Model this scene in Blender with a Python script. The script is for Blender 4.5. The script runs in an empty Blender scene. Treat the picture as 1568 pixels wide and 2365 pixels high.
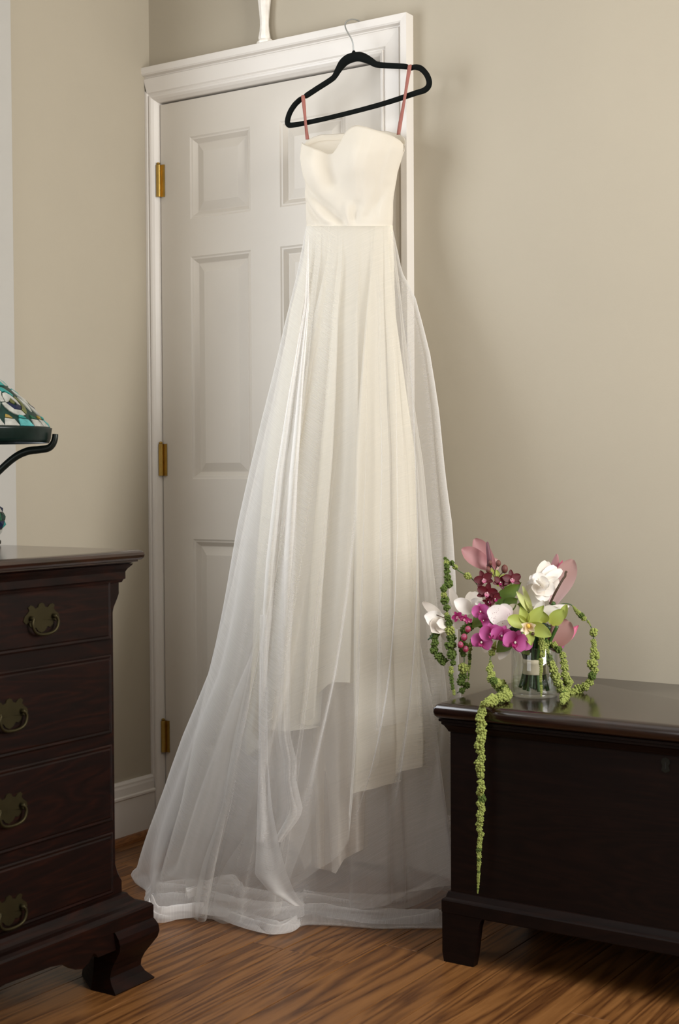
import bpy, bmesh, math, random
from mathutils import Vector, Matrix, noise
import numpy as np
random.seed(7)
S = bpy.context.scene
COL = S.collection
PI = math.pi

# ------------------------------------------------------------------ camera
CAM = Vector((2.663, -3.066, 1.017))          # room origin: corner of door wall and left wall, on the floor
R3 = ((0.8356, 0.5493, -0.0054), (0.0109, -0.0263, -0.9996), (-0.5493, 0.8352, -0.0280))
rx, rd, rf = [Vector(r) for r in R3]
rf.normalize(); rx = (rx - rf * rx.dot(rf)).normalized(); rd = rf.cross(rx)
cd = bpy.data.cameras.new('camera'); cam = bpy.data.objects.new('camera', cd); COL.objects.link(cam)
cd.sensor_fit = 'VERTICAL'; cd.sensor_height = 36; cd.sensor_width = 24; cd.lens = 50
cd.dof.use_dof = True; cd.dof.focus_distance = 3.3; cd.dof.aperture_fstop = 5.0
cd.clip_start = 0.05
m = Matrix((( rx.x, -rd.x, -rf.x, CAM.x), (rx.y, -rd.y, -rf.y, CAM.y), (rx.z, -rd.z, -rf.z, CAM.z), (0, 0, 0, 1)))
cam.matrix_world = m
S.camera = cam
FPX = 50 / 36 * 2365
def ray(u, v): return rx * ((u - 784) / FPX) + rd * ((v - 1182.5) / FPX) + rf
def at(u, v, ax, val):                         # measured photo point -> room point on an axis plane
    r = ray(u, v); return CAM + r * ((val - CAM[ax]) / r[ax])
def plumb(P, v):                                 # height at which the plumb line through P meets photo row v
    d = P - CAM; k = d.dot(rf); return at(784 + FPX * d.dot(rx) / k, v, 1, P.y).z
def deep(u, v, d): return CAM + ray(u, v) * d

# ------------------------------------------------------------------ world, light, exposure
W = bpy.data.worlds.new('daylight'); S.world = W; W.use_nodes = True
bg = W.node_tree.nodes['Background']; bg.inputs[0].default_value = (.80, .88, 1, 1); bg.inputs[1].default_value = 1.0
def window_light(name, loc, rot, sx, sy, power, col):
    l = bpy.data.lights.new(name, 'AREA'); l.shape = 'RECTANGLE'; l.size = sx; l.size_y = sy; l.energy = power; l.color = col
    o = bpy.data.objects.new(name, l); COL.objects.link(o); o.location = loc; o.rotation_euler = rot; return o
window_light('daylight_right', (3.44, -1.00, 1.66), (0, PI / 2, 0), 1.40, .95, 66, (1, .975, .93))
window_light('daylight_left', (-.07, -1.30, 1.70), (0, -PI / 2, 0), 1.45, 1.05, 26, (.93, .96, 1))
window_light('fill_rear', (1.15, -4.37, 1.6), (PI / 2, 0, 0), 1.4, 1.4, 12, (1, .975, .94))  # added weak frontal fill behind the camera, not a known source
S.view_settings.view_transform = 'Standard'; S.view_settings.look = 'None'
S.view_settings.gamma = 1; S.view_settings.use_curve_mapping = False
S.view_settings.exposure = 0.42
S.cycles.use_denoising = True
S.cycles.max_bounces = 14; S.cycles.diffuse_bounces = 6; S.cycles.transparent_max_bounces = 32; S.cycles.transmission_bounces = 10
S.cycles.sample_clamp_indirect = 6; S.cycles.caustics_reflective = False; S.cycles.caustics_refractive = False

# ------------------------------------------------------------------ helpers
class MB:
    def __init__(s): s.v = []; s.f = []; s.uv = None
    def add(s, vs, fs):
        k = len(s.v); s.v += [tuple(v) for v in vs]; s.f += [tuple(i + k for i in f) for f in fs]; return s
    def box(s, x0, x1, y0, y1, z0, z1):
        return s.add([(x0,y0,z0),(x1,y0,z0),(x1,y1,z0),(x0,y1,z0),(x0,y0,z1),(x1,y0,z1),(x1,y1,z1),(x0,y1,z1)],
                     [(0,3,2,1),(4,5,6,7),(0,1,5,4),(1,2,6,5),(2,3,7,6),(3,0,4,7)])
    def loft(s, rings, closed=True, caps=True):
        n = len(rings[0]); vs = [p for r in rings for p in r]; fs = []
        for i in range(len(rings) - 1):
            for j in range(n if closed else n - 1):
                a = i * n + j; b = i * n + (j + 1) % n; fs.append((a, b, b + n, a + n))
        if caps and closed: fs += [tuple(range(n - 1, -1, -1)), tuple(range((len(rings) - 1) * n, len(rings) * n))]
        return s.add(vs, fs)
    def tube(s, pts, rad, n=8, closed=False, flat=None):
        pts = [Vector(p) for p in pts]; N = len(pts)
        rads = rad if isinstance(rad, (list, tuple)) else [rad] * N
        rings = []; up = None
        for i, p in enumerate(pts):
            if closed: t = pts[(i + 1) % N] - pts[i - 1]
            else: t = pts[min(i + 1, N - 1)] - pts[max(i - 1, 0)]
            t.normalize()
            if up is None: up = Vector((0, 1, 0)) if abs(t.y) < .9 else Vector((1, 0, 0))
            a = up - t * up.dot(t); a.normalize(); up = a; b = t.cross(a)
            fa = flat or 1
            rings.append([p + (a * math.cos(2 * PI * k / n) * fa + b * math.sin(2 * PI * k / n)) * rads[i] for k in range(n)])
        if closed: rings.append(rings[0])
        return s.loft(rings, True, not closed)
    def lathe(s, prof, c, n=32, axis=None):
        c = Vector(c); return s.loft([[c + Vector((r * math.cos(2 * PI * k / n), r * math.sin(2 * PI * k / n), z)) for k in range(n)] for r, z in prof])
    def build(s, name, mat, parent=None, smooth=False, bevel=0, sub=0, solid=0):
        me = bpy.data.meshes.new(name); me.from_pydata(s.v, [], s.f); me.update()
        bm = bmesh.new(); bm.from_mesh(me); bmesh.ops.recalc_face_normals(bm, faces=bm.faces); bm.to_mesh(me); bm.free()
        if s.uv:
            L = me.uv_layers.new(name='UVMap')
            for li, lo in enumerate(me.loops): L.data[li].uv = s.uv[lo.vertex_index]
        me.materials.append(mat)
        o = bpy.data.objects.new(name, me); COL.objects.link(o)
        if smooth: me.polygons.foreach_set('use_smooth', [True] * len(me.polygons))
        if bevel:
            b = o.modifiers.new('bevel', 'BEVEL'); b.width = bevel; b.segments = 3; b.limit_method = 'ANGLE'; b.angle_limit = .6
        if solid:
            b = o.modifiers.new('solid', 'SOLIDIFY'); b.thickness = solid; b.offset = 0
        if sub:
            b = o.modifiers.new('sub', 'SUBSURF'); b.levels = sub; b.render_levels = sub
        if parent:
            o.parent = parent; o.matrix_parent_inverse = Matrix.Translation(-parent.location)
        return o
def thing(name, label, cat, loc, group=None):
    o = bpy.data.objects.new(name, None); COL.objects.link(o); o.location = loc; o.empty_display_size = .05
    o['label'] = label; o['category'] = cat
    if group: o['group'] = group
    return o
def tag(o, label, cat): o['label'] = label; o['category'] = cat; return o
def struct(o): o['kind'] = 'structure'; return o
def ip(x, xs, ys): return float(np.interp(x, xs, ys))
def smooth_path(pts, n, closed=False):
    P = [Vector(p) for p in pts]; N = len(P); out = []
    segs = N if closed else N - 1
    for i in range(segs):
        p1, p2 = P[i], P[(i + 1) % N]
        p0 = P[i - 1] if (closed or i > 0) else p1; p3 = P[(i + 2) % N] if (closed or i + 2 < N) else p2
        for k in range(n):
            t = k / n
            out.append(.5 * ((2 * p1) + (p2 - p0) * t + (2 * p0 - 5 * p1 + 4 * p2 - p3) * t * t + (3 * p1 - p0 - 3 * p2 + p3) * t ** 3))
    if not closed: out.append(P[-1])
    return out

# ------------------------------------------------------------------ materials
def nodes(name):
    m = bpy.data.materials.new(name); m.use_nodes = True; t = m.node_tree
    return m, t, t.nodes, t.links, t.nodes['Principled BSDF']
def coords(t, scale=(1, 1, 1), kind='Object', rot=(0, 0, 0)):
    c = t.nodes.new('ShaderNodeTexCoord'); mp = t.nodes.new('ShaderNodeMapping')
    mp.inputs['Scale'].default_value = scale; mp.inputs['Rotation'].default_value = rot
    t.links.new(c.outputs[kind], mp.inputs[0]); return mp.outputs[0]
def noisen(t, vec, scale, detail=4, rough=.55, dist=0):
    n = t.nodes.new('ShaderNodeTexNoise'); n.inputs['Scale'].default_value = scale; n.inputs['Detail'].default_value = detail
    n.inputs['Roughness'].default_value = rough; n.inputs['Distortion'].default_value = dist
    t.links.new(vec, n.inputs['Vector']); return n.outputs['Fac']
def ramp(t, fac, stops):
    r = t.nodes.new('ShaderNodeValToRGB'); e = r.color_ramp.elements
    while len(e) < len(stops): e.new(.5)
    for k, (p, c) in enumerate(stops): e[k].position = p; e[k].color = (*c, 1)
    t.links.new(fac, r.inputs[0]); return r.outputs[0]
def bump(t, h, strength, dist, bsdf):
    b = t.nodes.new('ShaderNodeBump'); b.inputs['Strength'].default_value = strength; b.inputs['Distance'].default_value = dist
    t.links.new(h, b.inputs['Height']); t.links.new(b.outputs[0], bsdf.inputs['Normal'])
def paint(name, col, rough=.6, var=.03, scale=3, bmp=.15, spec=.3):
    m, t, N, L, B = nodes(name)
    f = noisen(t, coords(t), scale)
    lo = tuple(max(0, c * (1 - var)) for c in col); hi = tuple(c * (1 + var) for c in col)
    L.new(ramp(t, f, [(.3, lo), (.7, hi)]), B.inputs['Base Color'])
    B.inputs['Roughness'].default_value = rough; B.inputs['Specular IOR Level'].default_value = spec
    if bmp: bump(t, noisen(t, coords(t), 220, 2), bmp, .0006, B)
    return m
def wood(name, dark, mid, light, stretch, rough=.32, scale=1, spec=.5, coat=0, rnd=True, rings=16, ringw=.5, finew=.7):
    m, t, N, L, B = nodes(name)
    vec = coords(t, stretch)
    if rnd:
        oi = N.new('ShaderNodeObjectInfo'); ad = N.new('ShaderNodeVectorMath'); ad.operation = 'MULTIPLY_ADD'
        ad.inputs[1].default_value = (1, 1, 1)
        sc = N.new('ShaderNodeVectorMath'); sc.operation = 'SCALE'; sc.inputs[0].default_value = (31, 17, 23)
        L.new(oi.outputs['Random'], sc.inputs['Scale']); L.new(vec, ad.inputs[0]); L.new(sc.outputs[0], ad.inputs[2]); vec = ad.outputs[0]
    big = noisen(t, vec, 2.2 * scale, 3, .5, .6)
    w = N.new('ShaderNodeMath'); w.operation = 'MULTIPLY'; w.inputs[1].default_value = rings; L.new(big, w.inputs[0])
    fr = N.new('ShaderNodeMath'); fr.operation = 'FRACT'; L.new(w.outputs[0], fr.inputs[0])
    ring = N.new('ShaderNodeMath'); ring.operation = 'PINGPONG'; ring.inputs[1].default_value = .5; L.new(fr.outputs[0], ring.inputs[0])
    fine = noisen(t, vec, 30 * scale, 5, .7)
    mx = N.new('ShaderNodeMath'); mx.operation = 'MULTIPLY_ADD'; mx.inputs[1].default_value = ringw; L.new(ring.outputs[0], mx.inputs[0])
    f2 = N.new('ShaderNodeMath'); f2.operation = 'MULTIPLY'; f2.inputs[1].default_value = finew; L.new(fine, f2.inputs[0]); L.new(f2.outputs[0], mx.inputs[2])
    c = ramp(t, mx.outputs[0], [(.22, dark), (.5, mid), (.8, light)])
    L.new(c, B.inputs['Base Color']); B.inputs['Roughness'].default_value = rough; B.inputs['Specular IOR Level'].default_value = spec
    B.inputs['Coat Weight'].default_value = coat; B.inputs['Coat Roughness'].default_value = .12
    bump(t, mx.outputs[0], .12, .001, B)
    return m
def plain(name, col, rough=.5, metal=0, spec=.5, trans=0, sss=0):
    m, t, N, L, B = nodes(name)
    f = noisen(t, coords(t), 40, 3)
    L.new(ramp(t, f, [(.3, tuple(c * .88 for c in col)), (.7, tuple(min(1, c * 1.1) for c in col))]), B.inputs['Base Color'])
    B.inputs['Roughness'].default_value = rough; B.inputs['Metallic'].default_value = metal; B.inputs['Specular IOR Level'].default_value = spec
    return m
def petalmat(name, base, tip, speck=None, rough=.55):
    """petal colour runs from base to tip along the petal's own length (UV v), with veins and some light let through"""
    m, t, N, L, B = nodes(name)
    c = N.new('ShaderNodeTexCoord'); sp = N.new('ShaderNodeSeparateXYZ'); L.new(c.outputs['UV'], sp.inputs[0])
    col = ramp(t, sp.outputs[1], [(.05, base), (.75, tip)])
    if speck:
        v = N.new('ShaderNodeTexVoronoi'); v.inputs['Scale'].default_value = 300; L.new(c.outputs['Object'], v.inputs['Vector'])
        k = ramp(t, v.outputs['Distance'], [(.20, (1, 1, 1)), (.32, (0, 0, 0))])
        nz = ramp(t, noisen(t, c.outputs['Object'], 60, 2), [(.5, (0, 0, 0)), (.6, (1, 1, 1))])
        mu = N.new('ShaderNodeMath'); mu.operation = 'MULTIPLY'; L.new(k, mu.inputs[0]); L.new(nz, mu.inputs[1])
        mx = N.new('ShaderNodeMix'); mx.data_type = 'RGBA'; L.new(mu.outputs[0], mx.inputs[0]); L.new(col, mx.inputs[6]); mx.inputs[7].default_value = (*speck, 1); col = mx.outputs[2]
    L.new(col, B.inputs['Base Color']); B.inputs['Roughness'].default_value = rough
    tr = N.new('ShaderNodeBsdfTranslucent'); L.new(col, tr.inputs[0])
    ms = N.new('ShaderNodeMixShader'); ms.inputs[0].default_value = .3; out = N['Material Output']
    L.new(B.outputs[0], ms.inputs[1]); L.new(tr.outputs[0], ms.inputs[2]); L.new(ms.outputs[0], out.inputs[0])
    return m
def cloth(name, col, cover, thread=.25, rot=.5, dense=.9, scale=1.0):
    """woven cloth: cover = share of the area the threads fill (1 = opaque)"""
    m, t, N, L, B = nodes(name); N.remove(B); out = N['Material Output']
    d = N.new('ShaderNodeBsdfDiffuse'); d.inputs[0].default_value = (*col, 1)
    tl = N.new('ShaderNodeBsdfTranslucent'); tl.inputs[0].default_value = (*col, 1)
    a = N.new('ShaderNodeMixShader'); a.inputs[0].default_value = .42
    L.new(d.outputs[0], a.inputs[1]); L.new(tl.outputs[0], a.inputs[2])
    if cover >= 1:
        L.new(a.outputs[0], out.inputs[0])
        return m
    uv1 = coords(t, (420 * scale, 8 * scale, 1), 'UV'); uv2 = coords(t, (3 * scale, 520 * scale, 1), 'UV')
    n1 = noisen(t, uv1, 1, 2, .6); n2 = noisen(t, uv2, 1, 2, .6)
    n1 = ramp(t, n1, [(.35, (0, 0, 0)), (.72, (1, 1, 1))]); n2 = ramp(t, n2, [(.35, (0, 0, 0)), (.72, (1, 1, 1))])
    def mth(op, x, y):
        q = N.new('ShaderNodeMath'); q.operation = op
        for k, z in enumerate((x, y)):
            if isinstance(z, (int, float)): q.inputs[k].default_value = z
            else: L.new(z, q.inputs[k])
        return q.outputs[0]
    th = mth('MULTIPLY', mth('ADD', mth('MULTIPLY', n1, .25), n2), thread)
    # a thin weave hides more the more obliquely it is seen: 1-(1-cover)^(1/cos)
    g = N.new('ShaderNodeNewGeometry'); dp = N.new('ShaderNodeVectorMath'); dp.operation = 'DOT_PRODUCT'
    L.new(g.outputs['Incoming'], dp.inputs[0]); L.new(g.outputs['Normal'], dp.inputs[1])
    cosv = mth('MAXIMUM', mth('ABSOLUTE', dp.outputs['Value'], 0), .12)
    open_ = mth('SUBTRACT', 1 - cover, th); open_ = mth('MAXIMUM', open_, .02)
    fac = mth('SUBTRACT', 1, mth('POWER', open_, mth('DIVIDE', 1, cosv)))
    fac = mth('MINIMUM', fac, dense)
    tp = N.new('ShaderNodeBsdfTransparent')
    ms = N.new('ShaderNodeMixShader'); L.new(fac, ms.inputs[0]); L.new(tp.outputs[0], ms.inputs[1]); L.new(a.outputs[0], ms.inputs[2])
    L.new(ms.outputs[0], out.inputs[0])
    return m
def glassmat(name, col=(1, 1, 1), ior=1.45):
    m, t, N, L, B = nodes(name)
    B.inputs['Base Color'].default_value = (*col, 1); B.inputs['Roughness'].default_value = 0; B.inputs['Transmission Weight'].default_value = 1; B.inputs['IOR'].default_value = ior
    # a clear pane lets shadow rays through
    return m

M_wall = paint('wall_paint', (.378, .336, .262), .75, .02)
M_ceil = paint('ceiling_paint', (.75, .73, .69), .8, .02)
M_trim = paint('trim_paint', (.66, .625, .58), .38, .02, 5, .06, .45)
M_sash = paint('window_trim_paint', (.41, .395, .365), .45, .02, 5, .06, .4)
M_door = paint('door_paint', (.56, .52, .46), .42, .02, 5, .06, .4)
M_oak = wood('oak', (.055, .018, .005), (.175, .072, .020), (.26, .116, .036), (5, .36, 5), .40, .9, .4, .08, True, 10, .72, .55)
M_qr = wood('stained_oak', (.10, .035, .010), (.20, .075, .020), (.28, .12, .035), (6, 1, 6), .4)
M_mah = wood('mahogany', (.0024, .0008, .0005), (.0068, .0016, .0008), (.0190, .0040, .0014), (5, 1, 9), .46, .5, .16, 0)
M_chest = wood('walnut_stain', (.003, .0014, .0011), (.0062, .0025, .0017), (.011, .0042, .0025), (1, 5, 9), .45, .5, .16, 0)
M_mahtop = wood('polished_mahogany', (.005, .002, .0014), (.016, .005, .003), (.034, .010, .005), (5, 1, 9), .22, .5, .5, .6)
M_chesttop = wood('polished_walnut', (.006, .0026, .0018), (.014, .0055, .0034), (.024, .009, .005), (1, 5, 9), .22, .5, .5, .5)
M_brass = plain('brass', (.50, .33, .09), .32, 1)
M_oldbrass = plain('aged_brass', (.034, .027, .010), .5, .8)
M_bronze_dark = plain('tarnished_brass', (.012, .012, .008), .5, .6)
M_velvet = plain('black_velvet', (.0045, .0055, .005), .95, 0, .1)
M_steel = plain('chrome_wire', (.62, .66, .70), .2, 1)
M_pink = plain('mauve_ribbon', (.30, .10, .075), .6)
M_porc = plain('white_porcelain', (.80, .76, .70), .25)
M_dark = plain('dark_gap', (.01, .01, .01), .9)
M_satin = cloth('ivory_crepe', (.82, .775, .69), 1)
M_slip = cloth('ivory_lining', (.89, .85, .745), 1)
M_pett = cloth('blush_lining', (.88, .83, .76), .88, .05, .2, .97)
M_org = cloth('organza', (.76, .745, .73), .185, .06, .6, .95)
M_org2 = cloth('organza_underlayer', (.80, .775, .73), .17, .012, -.5, .95)
M_drape = cloth('organza_overlay', (.86, .845, .83), .26, .05, .75, .95)

# ------------------------------------------------------------------ room shell
LW = .017                                       # plane of the left wall
XR, YB, ZC = 3.36, -4.30, 2.75
D0, D1, DH = .053, .777, 2.048                 # door opening
wb = MB()
wb.box(LW - .15, XR + .15, .07, .17, -.05, ZC); wb.box(D1 + .012, XR + .15, 0, .07, -.05, ZC)
wb.box(LW - .15, D1 + .012, 0, .07, DH + .01, ZC); wb.box(LW - .15, D0 - .012, 0, .07, -.05, DH + .01)
struct(wb.build('wall_back', M_wall))
def wall_x(name, x0, x1, holes):
    y0, y1, z0, z1 = holes; w = MB()
    w.box(x0, x1, YB - .15, y0, -.05, ZC); w.box(x0, x1, y1, 0, -.05, ZC); w.box(x0, x1, y0, y1, -.05, z0); w.box(x0, x1, y0, y1, z1, ZC)
    return struct(w.build(name, M_wall))
wall_x('wall_left', LW - .13, LW, (-1.83, -.645, .55, 2.35))
wall_x('wall_right', XR, XR + .13, (-1.50, -.50, .90, 2.40))
w = MB(); w.box(LW, .42, YB - .13, YB, -.05, ZC); w.box(1.88, XR, YB - .13, YB, -.05, ZC); w.box(.42, 1.88, YB - .13, YB, -.05, .85); w.box(.42, 1.88, YB - .13, YB, 2.35, ZC)
struct(w.build('wall_front', M_wall))
struct(MB().box(LW - .15, XR + .15, YB - .15, .17, ZC, ZC + .1).build('ceiling', M_ceil))

def window(name, axis, plane, a0, a1, z0, z1, sgn):
    """casing boards, sash rails and a glazing bar round an opening; axis is the wall's normal; sgn points into the room"""
    def bx(m, p0, p1, q0, q1, r0, r1):
        p0, p1 = plane + sgn * p0, plane + sgn * p1; p0, p1 = min(p0, p1), max(p0, p1)
        return m.box(p0, p1, q0, q1, r0, r1) if axis == 0 else m.box(q0, q1, p0, p1, r0, r1)
    w = .105; M_trim = M_sash
    o = struct(bx(MB(), 0, .02, a0 - w, a1 + w, z1, z1 + w).build(name, M_trim, bevel=.003))
    for q0, q1 in ((a0 - w, a0), (a1, a1 + w)): bx(MB(), 0, .02, q0, q1, z0, z1).build('casing_board', M_trim, o, bevel=.003)
    bx(MB(), -.03, .05, a0 - w - .02, a1 + w + .02, z0 - .03, z0).build('window_sill', M_trim, o, bevel=.004)
    bx(MB(), 0, .018, a0 - w, a1 + w, z0 - .12, z0 - .03).build('apron', M_trim, o, bevel=.003)
    for q0, q1, r0, r1 in ((a0, a0 + .045, z0, z1), (a1 - .045, a1, z0, z1), (a0 + .045, a1 - .045, z0, z0 + .06), (a0 + .045, a1 - .045, z1 - .05, z1), (a0 + .045, a1 - .045, (z0 + z1) / 2 - .02, (z0 + z1) / 2 + .02)):
        bx(MB(), -.06, -.03, q0, q1, r0, r1).build('sash_rail', M_trim, o)
    return o
window('window_1', 0, LW, -1.83, -.645, .55, 2.35, 1)
window('window_2', 0, XR, -1.50, -.50, .90, 2.40, -1)
window('fill_window', 1, YB, .42, 1.88, .85, 2.35, 1)  # unseen window, added only as an opening for the rear fill lamp

# floor: sub floor slab with every oak board a piece of its own
fl = struct(MB().box(LW - .15, XR + .15, YB - .15, .17, -.08, -.018).build('floor', M_dark))
pw = .0826; row = 0; x = LW - .02
meshes = {}
while x < XR:
    y = 0.0 - random.choice([.31, .62, .95, 1.2, .48]); y1 = .06
    while True:
        y0 = max(y, YB - .05)
        lv = random.uniform(-.0004, .0004)
        p = MB().box(-pw / 2 + .0006, pw / 2 - .0006, -(y1 - y0) / 2 + .0006, (y1 - y0) / 2 - .0006, -.0175, 0).build('floor_plank', M_oak, None, bevel=.0012)
        p.location = (x + pw / 2, (y0 + y1) / 2, lv); p.parent = fl
        y1 = y0
        if y0 <= YB - .04: break
        y = y0 - random.uniform(.75, 1.5)
    x += pw; row += 1

# baseboards with cap moulding + stained quarter round
def runmould(name, prof, pts, mat, sm=False):
    """prof: (out, z) outline swept along the wall line pts; out = distance into the room"""
    rings = []
    for (px, py, nx, ny) in pts: rings.append([(px + nx * o, py + ny * o, z) for o, z in prof])
    return MB().loft(rings).build(name, mat, smooth=sm)
bbp = [(0, 0), (.015, 0), (.015, .118), (.018, .122), (.018, .127), (.013, .130), (.012, .150), (.010, .156), (.010, .161), (.006, .168), (0, .168)]
qrp = [(.015, 0), (.034, 0), (.0325, .008), (.028, .014), (.022, .018), (.015, .0195)]
for nm, pts in (('left', [(LW, -.02, 1, 0), (LW, YB, 1, 0)]), ('back', [(.872, 0, 0, -1), (XR, 0, 0, -1)]), ('right', [(XR, 0, -1, 0), (XR, YB, -1, 0)]), ('front', [(LW, YB, 0, 1), (XR, YB, 0, 1)])):
    b = struct(runmould('baseboard_' + nm, bbp, pts, M_trim))
    q = runmould('quarter_round', qrp, pts, M_qr); q.parent = b

# door casing: moulded profile, mitred head and legs
cas = struct(MB().box(LW, .8715, -.033, 0, 2.143, 2.1435).build('trim_1', M_trim))
# profile across the casing: w = distance from the opening outward, y = relief towards the room
cprof = [(0, 0), (.001, -.004), (.007, -.014), (.013, -.0195), (.018, -.021), (.020, -.0165), (.023, -.017), (.027, -.021), (.060, -.023), (.066, -.023), (.069, -.0185), (.072, -.0185), (.0745, -.030), (.078, -.0335), (.0945, -.0345), (.0945, 0)]
def leg(xo, sg, z0, z1, maxw, name):
    pr = [(a, y) for a, y in cprof if a <= maxw]
    if maxw < .09: pr = pr + [(maxw, pr[-1][1]), (maxw, 0)]
    r0 = [(xo + sg * a, y, z0) for a, y in pr]; r1 = [(xo + sg * a, y, z1 + (a if z1 > 1 else 0)) for a, y in pr]
    return MB().loft([r0, r1]).build(name, M_trim, cas)
leg(.7775, 1, 0, DH, .2, 'side_casing')
leg(.0515, -1, 0, DH, .0340, 'side_casing')
h0 = [(max(LW, .0515 - a), y, DH + a) for a, y in cprof]; h1 = [(.7775 + a, y, DH + a) for a, y in cprof]
MB().loft([h0, h1]).build('head_casing', M_trim, cas)
# jamb lining seen as the thin reveal round the leaf
for b in ((.041, .0515, .0, .07, 0, DH), (.7775, .789, .0, .07, 0, DH), (.041, .789, .0, .07, DH, DH + .012)):
    MB().box(*b).build('jamb', M_trim, cas)

# six panel door leaf
LX0, LX1, LZ0, LZ1, LY = .0545, .7745, .012, 2.0425, .0015
door = struct(MB().box(LX0, LX1, .030, .034, LZ0, LZ1).build('door_1', M_door))
st = .105; mull = (.366, .462)
xs = [(LX0 + st, mull[0]), (mull[1], LX1 - st)]
zs = [(.242, .834), (1.000, 1.613), (1.716, 1.941)]
xs = [(.159, .366), (.463, .670)]
for x0, x1 in ((LX0, .159), (.670, LX1)): MB().box(x0, x1, LY, .030, LZ0, LZ1).build('stile', M_door, door)
for z0, z1 in zs: MB().box(.366, .463, LY, .030, z0, z1).build('mullion', M_door, door)
for z0, z1 in ((LZ0, .242), (.834, 1.000), (1.613, 1.716), (1.941, LZ1)): MB().box(.159, .670, LY, .030, z0, z1).build('rail', M_door, door)
for x0, x1 in xs:
    for z0, z1 in zs:
        lev = [(0, LY), (.004, LY + .0025), (.008, LY + .003), (.019, LY + .0125), (.021, LY + .0125), (.028, LY + .010), (.044, LY + .0045), (.046, LY + .0045)]
        rings = [[(x0 + o, y, z0 + o), (x1 - o, y, z0 + o), (x1 - o, y, z1 - o), (x0 + o, y, z1 - o)] for o, y in lev]
        q = MB().loft(rings, True, False); n = len(q.v); q.f.append((n - 4, n - 3, n - 2, n - 1))
        q.build('raised_panel', M_door, door)
for zc in (1.8315, 1.054, .275):
    hg = MB()
    x = .0535
    hg.tube([(x, -.0075, zc - .0445), (x, -.0075, zc + .0445)], .0062, 12)
    h = hg.build('hinge', M_brass, door, bevel=.0006)
    h['label'] = 'polished brass butt hinge'
    for k in range(5): MB().tube([(x, -.0075, zc - .0445 + k * .0178 + .0005), (x, -.0075, zc - .0445 + k * .0178 + .0172)], .0068, 14).build('knuckle', M_brass, h)
    MB().box(x + .001, x + .016, -.0025, .0012, zc - .0445, zc + .0445).build('hinge_leaf', M_brass, h)
    MB().lathe([(.0035, 0), (.0055, .002), (.005, .005), (.001, .007)], (x, -.0075, zc + .0447), 10).build('hinge_pin', M_brass, h)

# white turned ornament on the head casing
oc = Vector((.431, -.0185, 2.1435))
orn = thing('candlestick', 'slender white turned candlestick standing on top of the door casing', 'candlestick', oc)
hexr = lambda r, z, n=6, ph=.25: [oc + Vector((r * math.cos(2 * PI * k / n + ph) * 1.0, r * .62 * math.sin(2 * PI * k / n + ph), z)) for k in range(n)]
MB().loft([hexr(.020, 0), hexr(.0245, .0025), hexr(.0245, .007), hexr(.020, .011)]).build('foot', M_porc, orn, bevel=.001)
pr = [(.016, .0105), (.0165, .016), (.0155, .022), (.0135, .032), (.0122, .048), (.0125, .062), (.0140, .082), (.0165, .105), (.019, .13), (.0175, .15), (.011, .165), (.015, .172), (.017, .18), (.012, .186)]
MB().lathe([(r, z) for r, z in pr], oc, 8).build('shaft', M_porc, orn, smooth=False, bevel=.001)
MB().lathe([(.010, .186), (.0095, .30), (.004, .303)], oc, 16).build('candle', M_porc, orn, True)

# ------------------------------------------------------------------ blanket chest (right)
CX0, CX1, CY0, CY1 = 1.241, 2.169, -.490, -.022
ch = thing('blanket_chest', 'low dark walnut blanket chest on bracket feet standing under the bouquet', 'chest', (1.705, -.256, 0))
MB().box(CX0, CX1, CY0, CY0 + .02, .120, .500).build('front_board', M_chest, ch)
MB().box(CX0, CX0 + .02, CY0 + .02, CY1, .120, .500).build('end_board', M_chest, ch)
MB().box(CX1 - .02, CX1, CY0 + .02, CY1, .120, .500).build('end_board', M_chest, ch)
MB().box(CX0 + .02, CX1 - .02, CY1 - .02, CY1, .120, .500).build('back_board', M_chest, ch)
MB().box(CX0 + .02, CX1 - .02, CY0 + .02, CY1 - .02, .120, .135).build('bottom_board', M_chest, ch)
def rectring(o, z): return [(CX0 - o, CY0 - o, z), (CX1 + o, CY0 - o, z), (CX1 + o, CY1, z), (CX0 - o, CY1, z)]
def rring(x0, x1, y0, y1, z, r=.006, n=4):
    out = []
    for cx, cy, a0 in ((x0 + r, y0 + r, PI), (x1 - r, y0 + r, 1.5 * PI), (x1 - r, y1 - r, 0), (x0 + r, y1 - r, .5 * PI)):
        for k in range(n + 1): a = a0 + k * PI / 2 / n; out.append((cx + r * math.cos(a), cy + r * math.sin(a), z))
    return out
lidp = [(.004, .507), (.012, .5065), (.022, .509), (.0265, .514), (.028, .521), (.0272, .529), (.023, .5355), (.016, .539), (.008, .540)]
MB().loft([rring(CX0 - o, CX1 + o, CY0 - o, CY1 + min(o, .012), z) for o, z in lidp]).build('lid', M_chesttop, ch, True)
mp = [(.0, .478), (.003, .479), (.005, .484), (.010, .492), (.014, .495), (.014, .500), (.018, .5015), (.018, .5065), (0, .5066)]
MB().loft([rectring(o, z) for o, z in mp]).build('lid_moulding', M_chest, ch)
bp = [(.0, .146), (.004, .1455), (.006, .140), (.008, .134), (.013, .131), (.0145, .128), (.0145, .104), (.012, .102), (-.004, .102)]
MB().loft([rectring(o, z) for o, z in reversed(bp)]).build('base_moulding', M_chest, ch)
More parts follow.
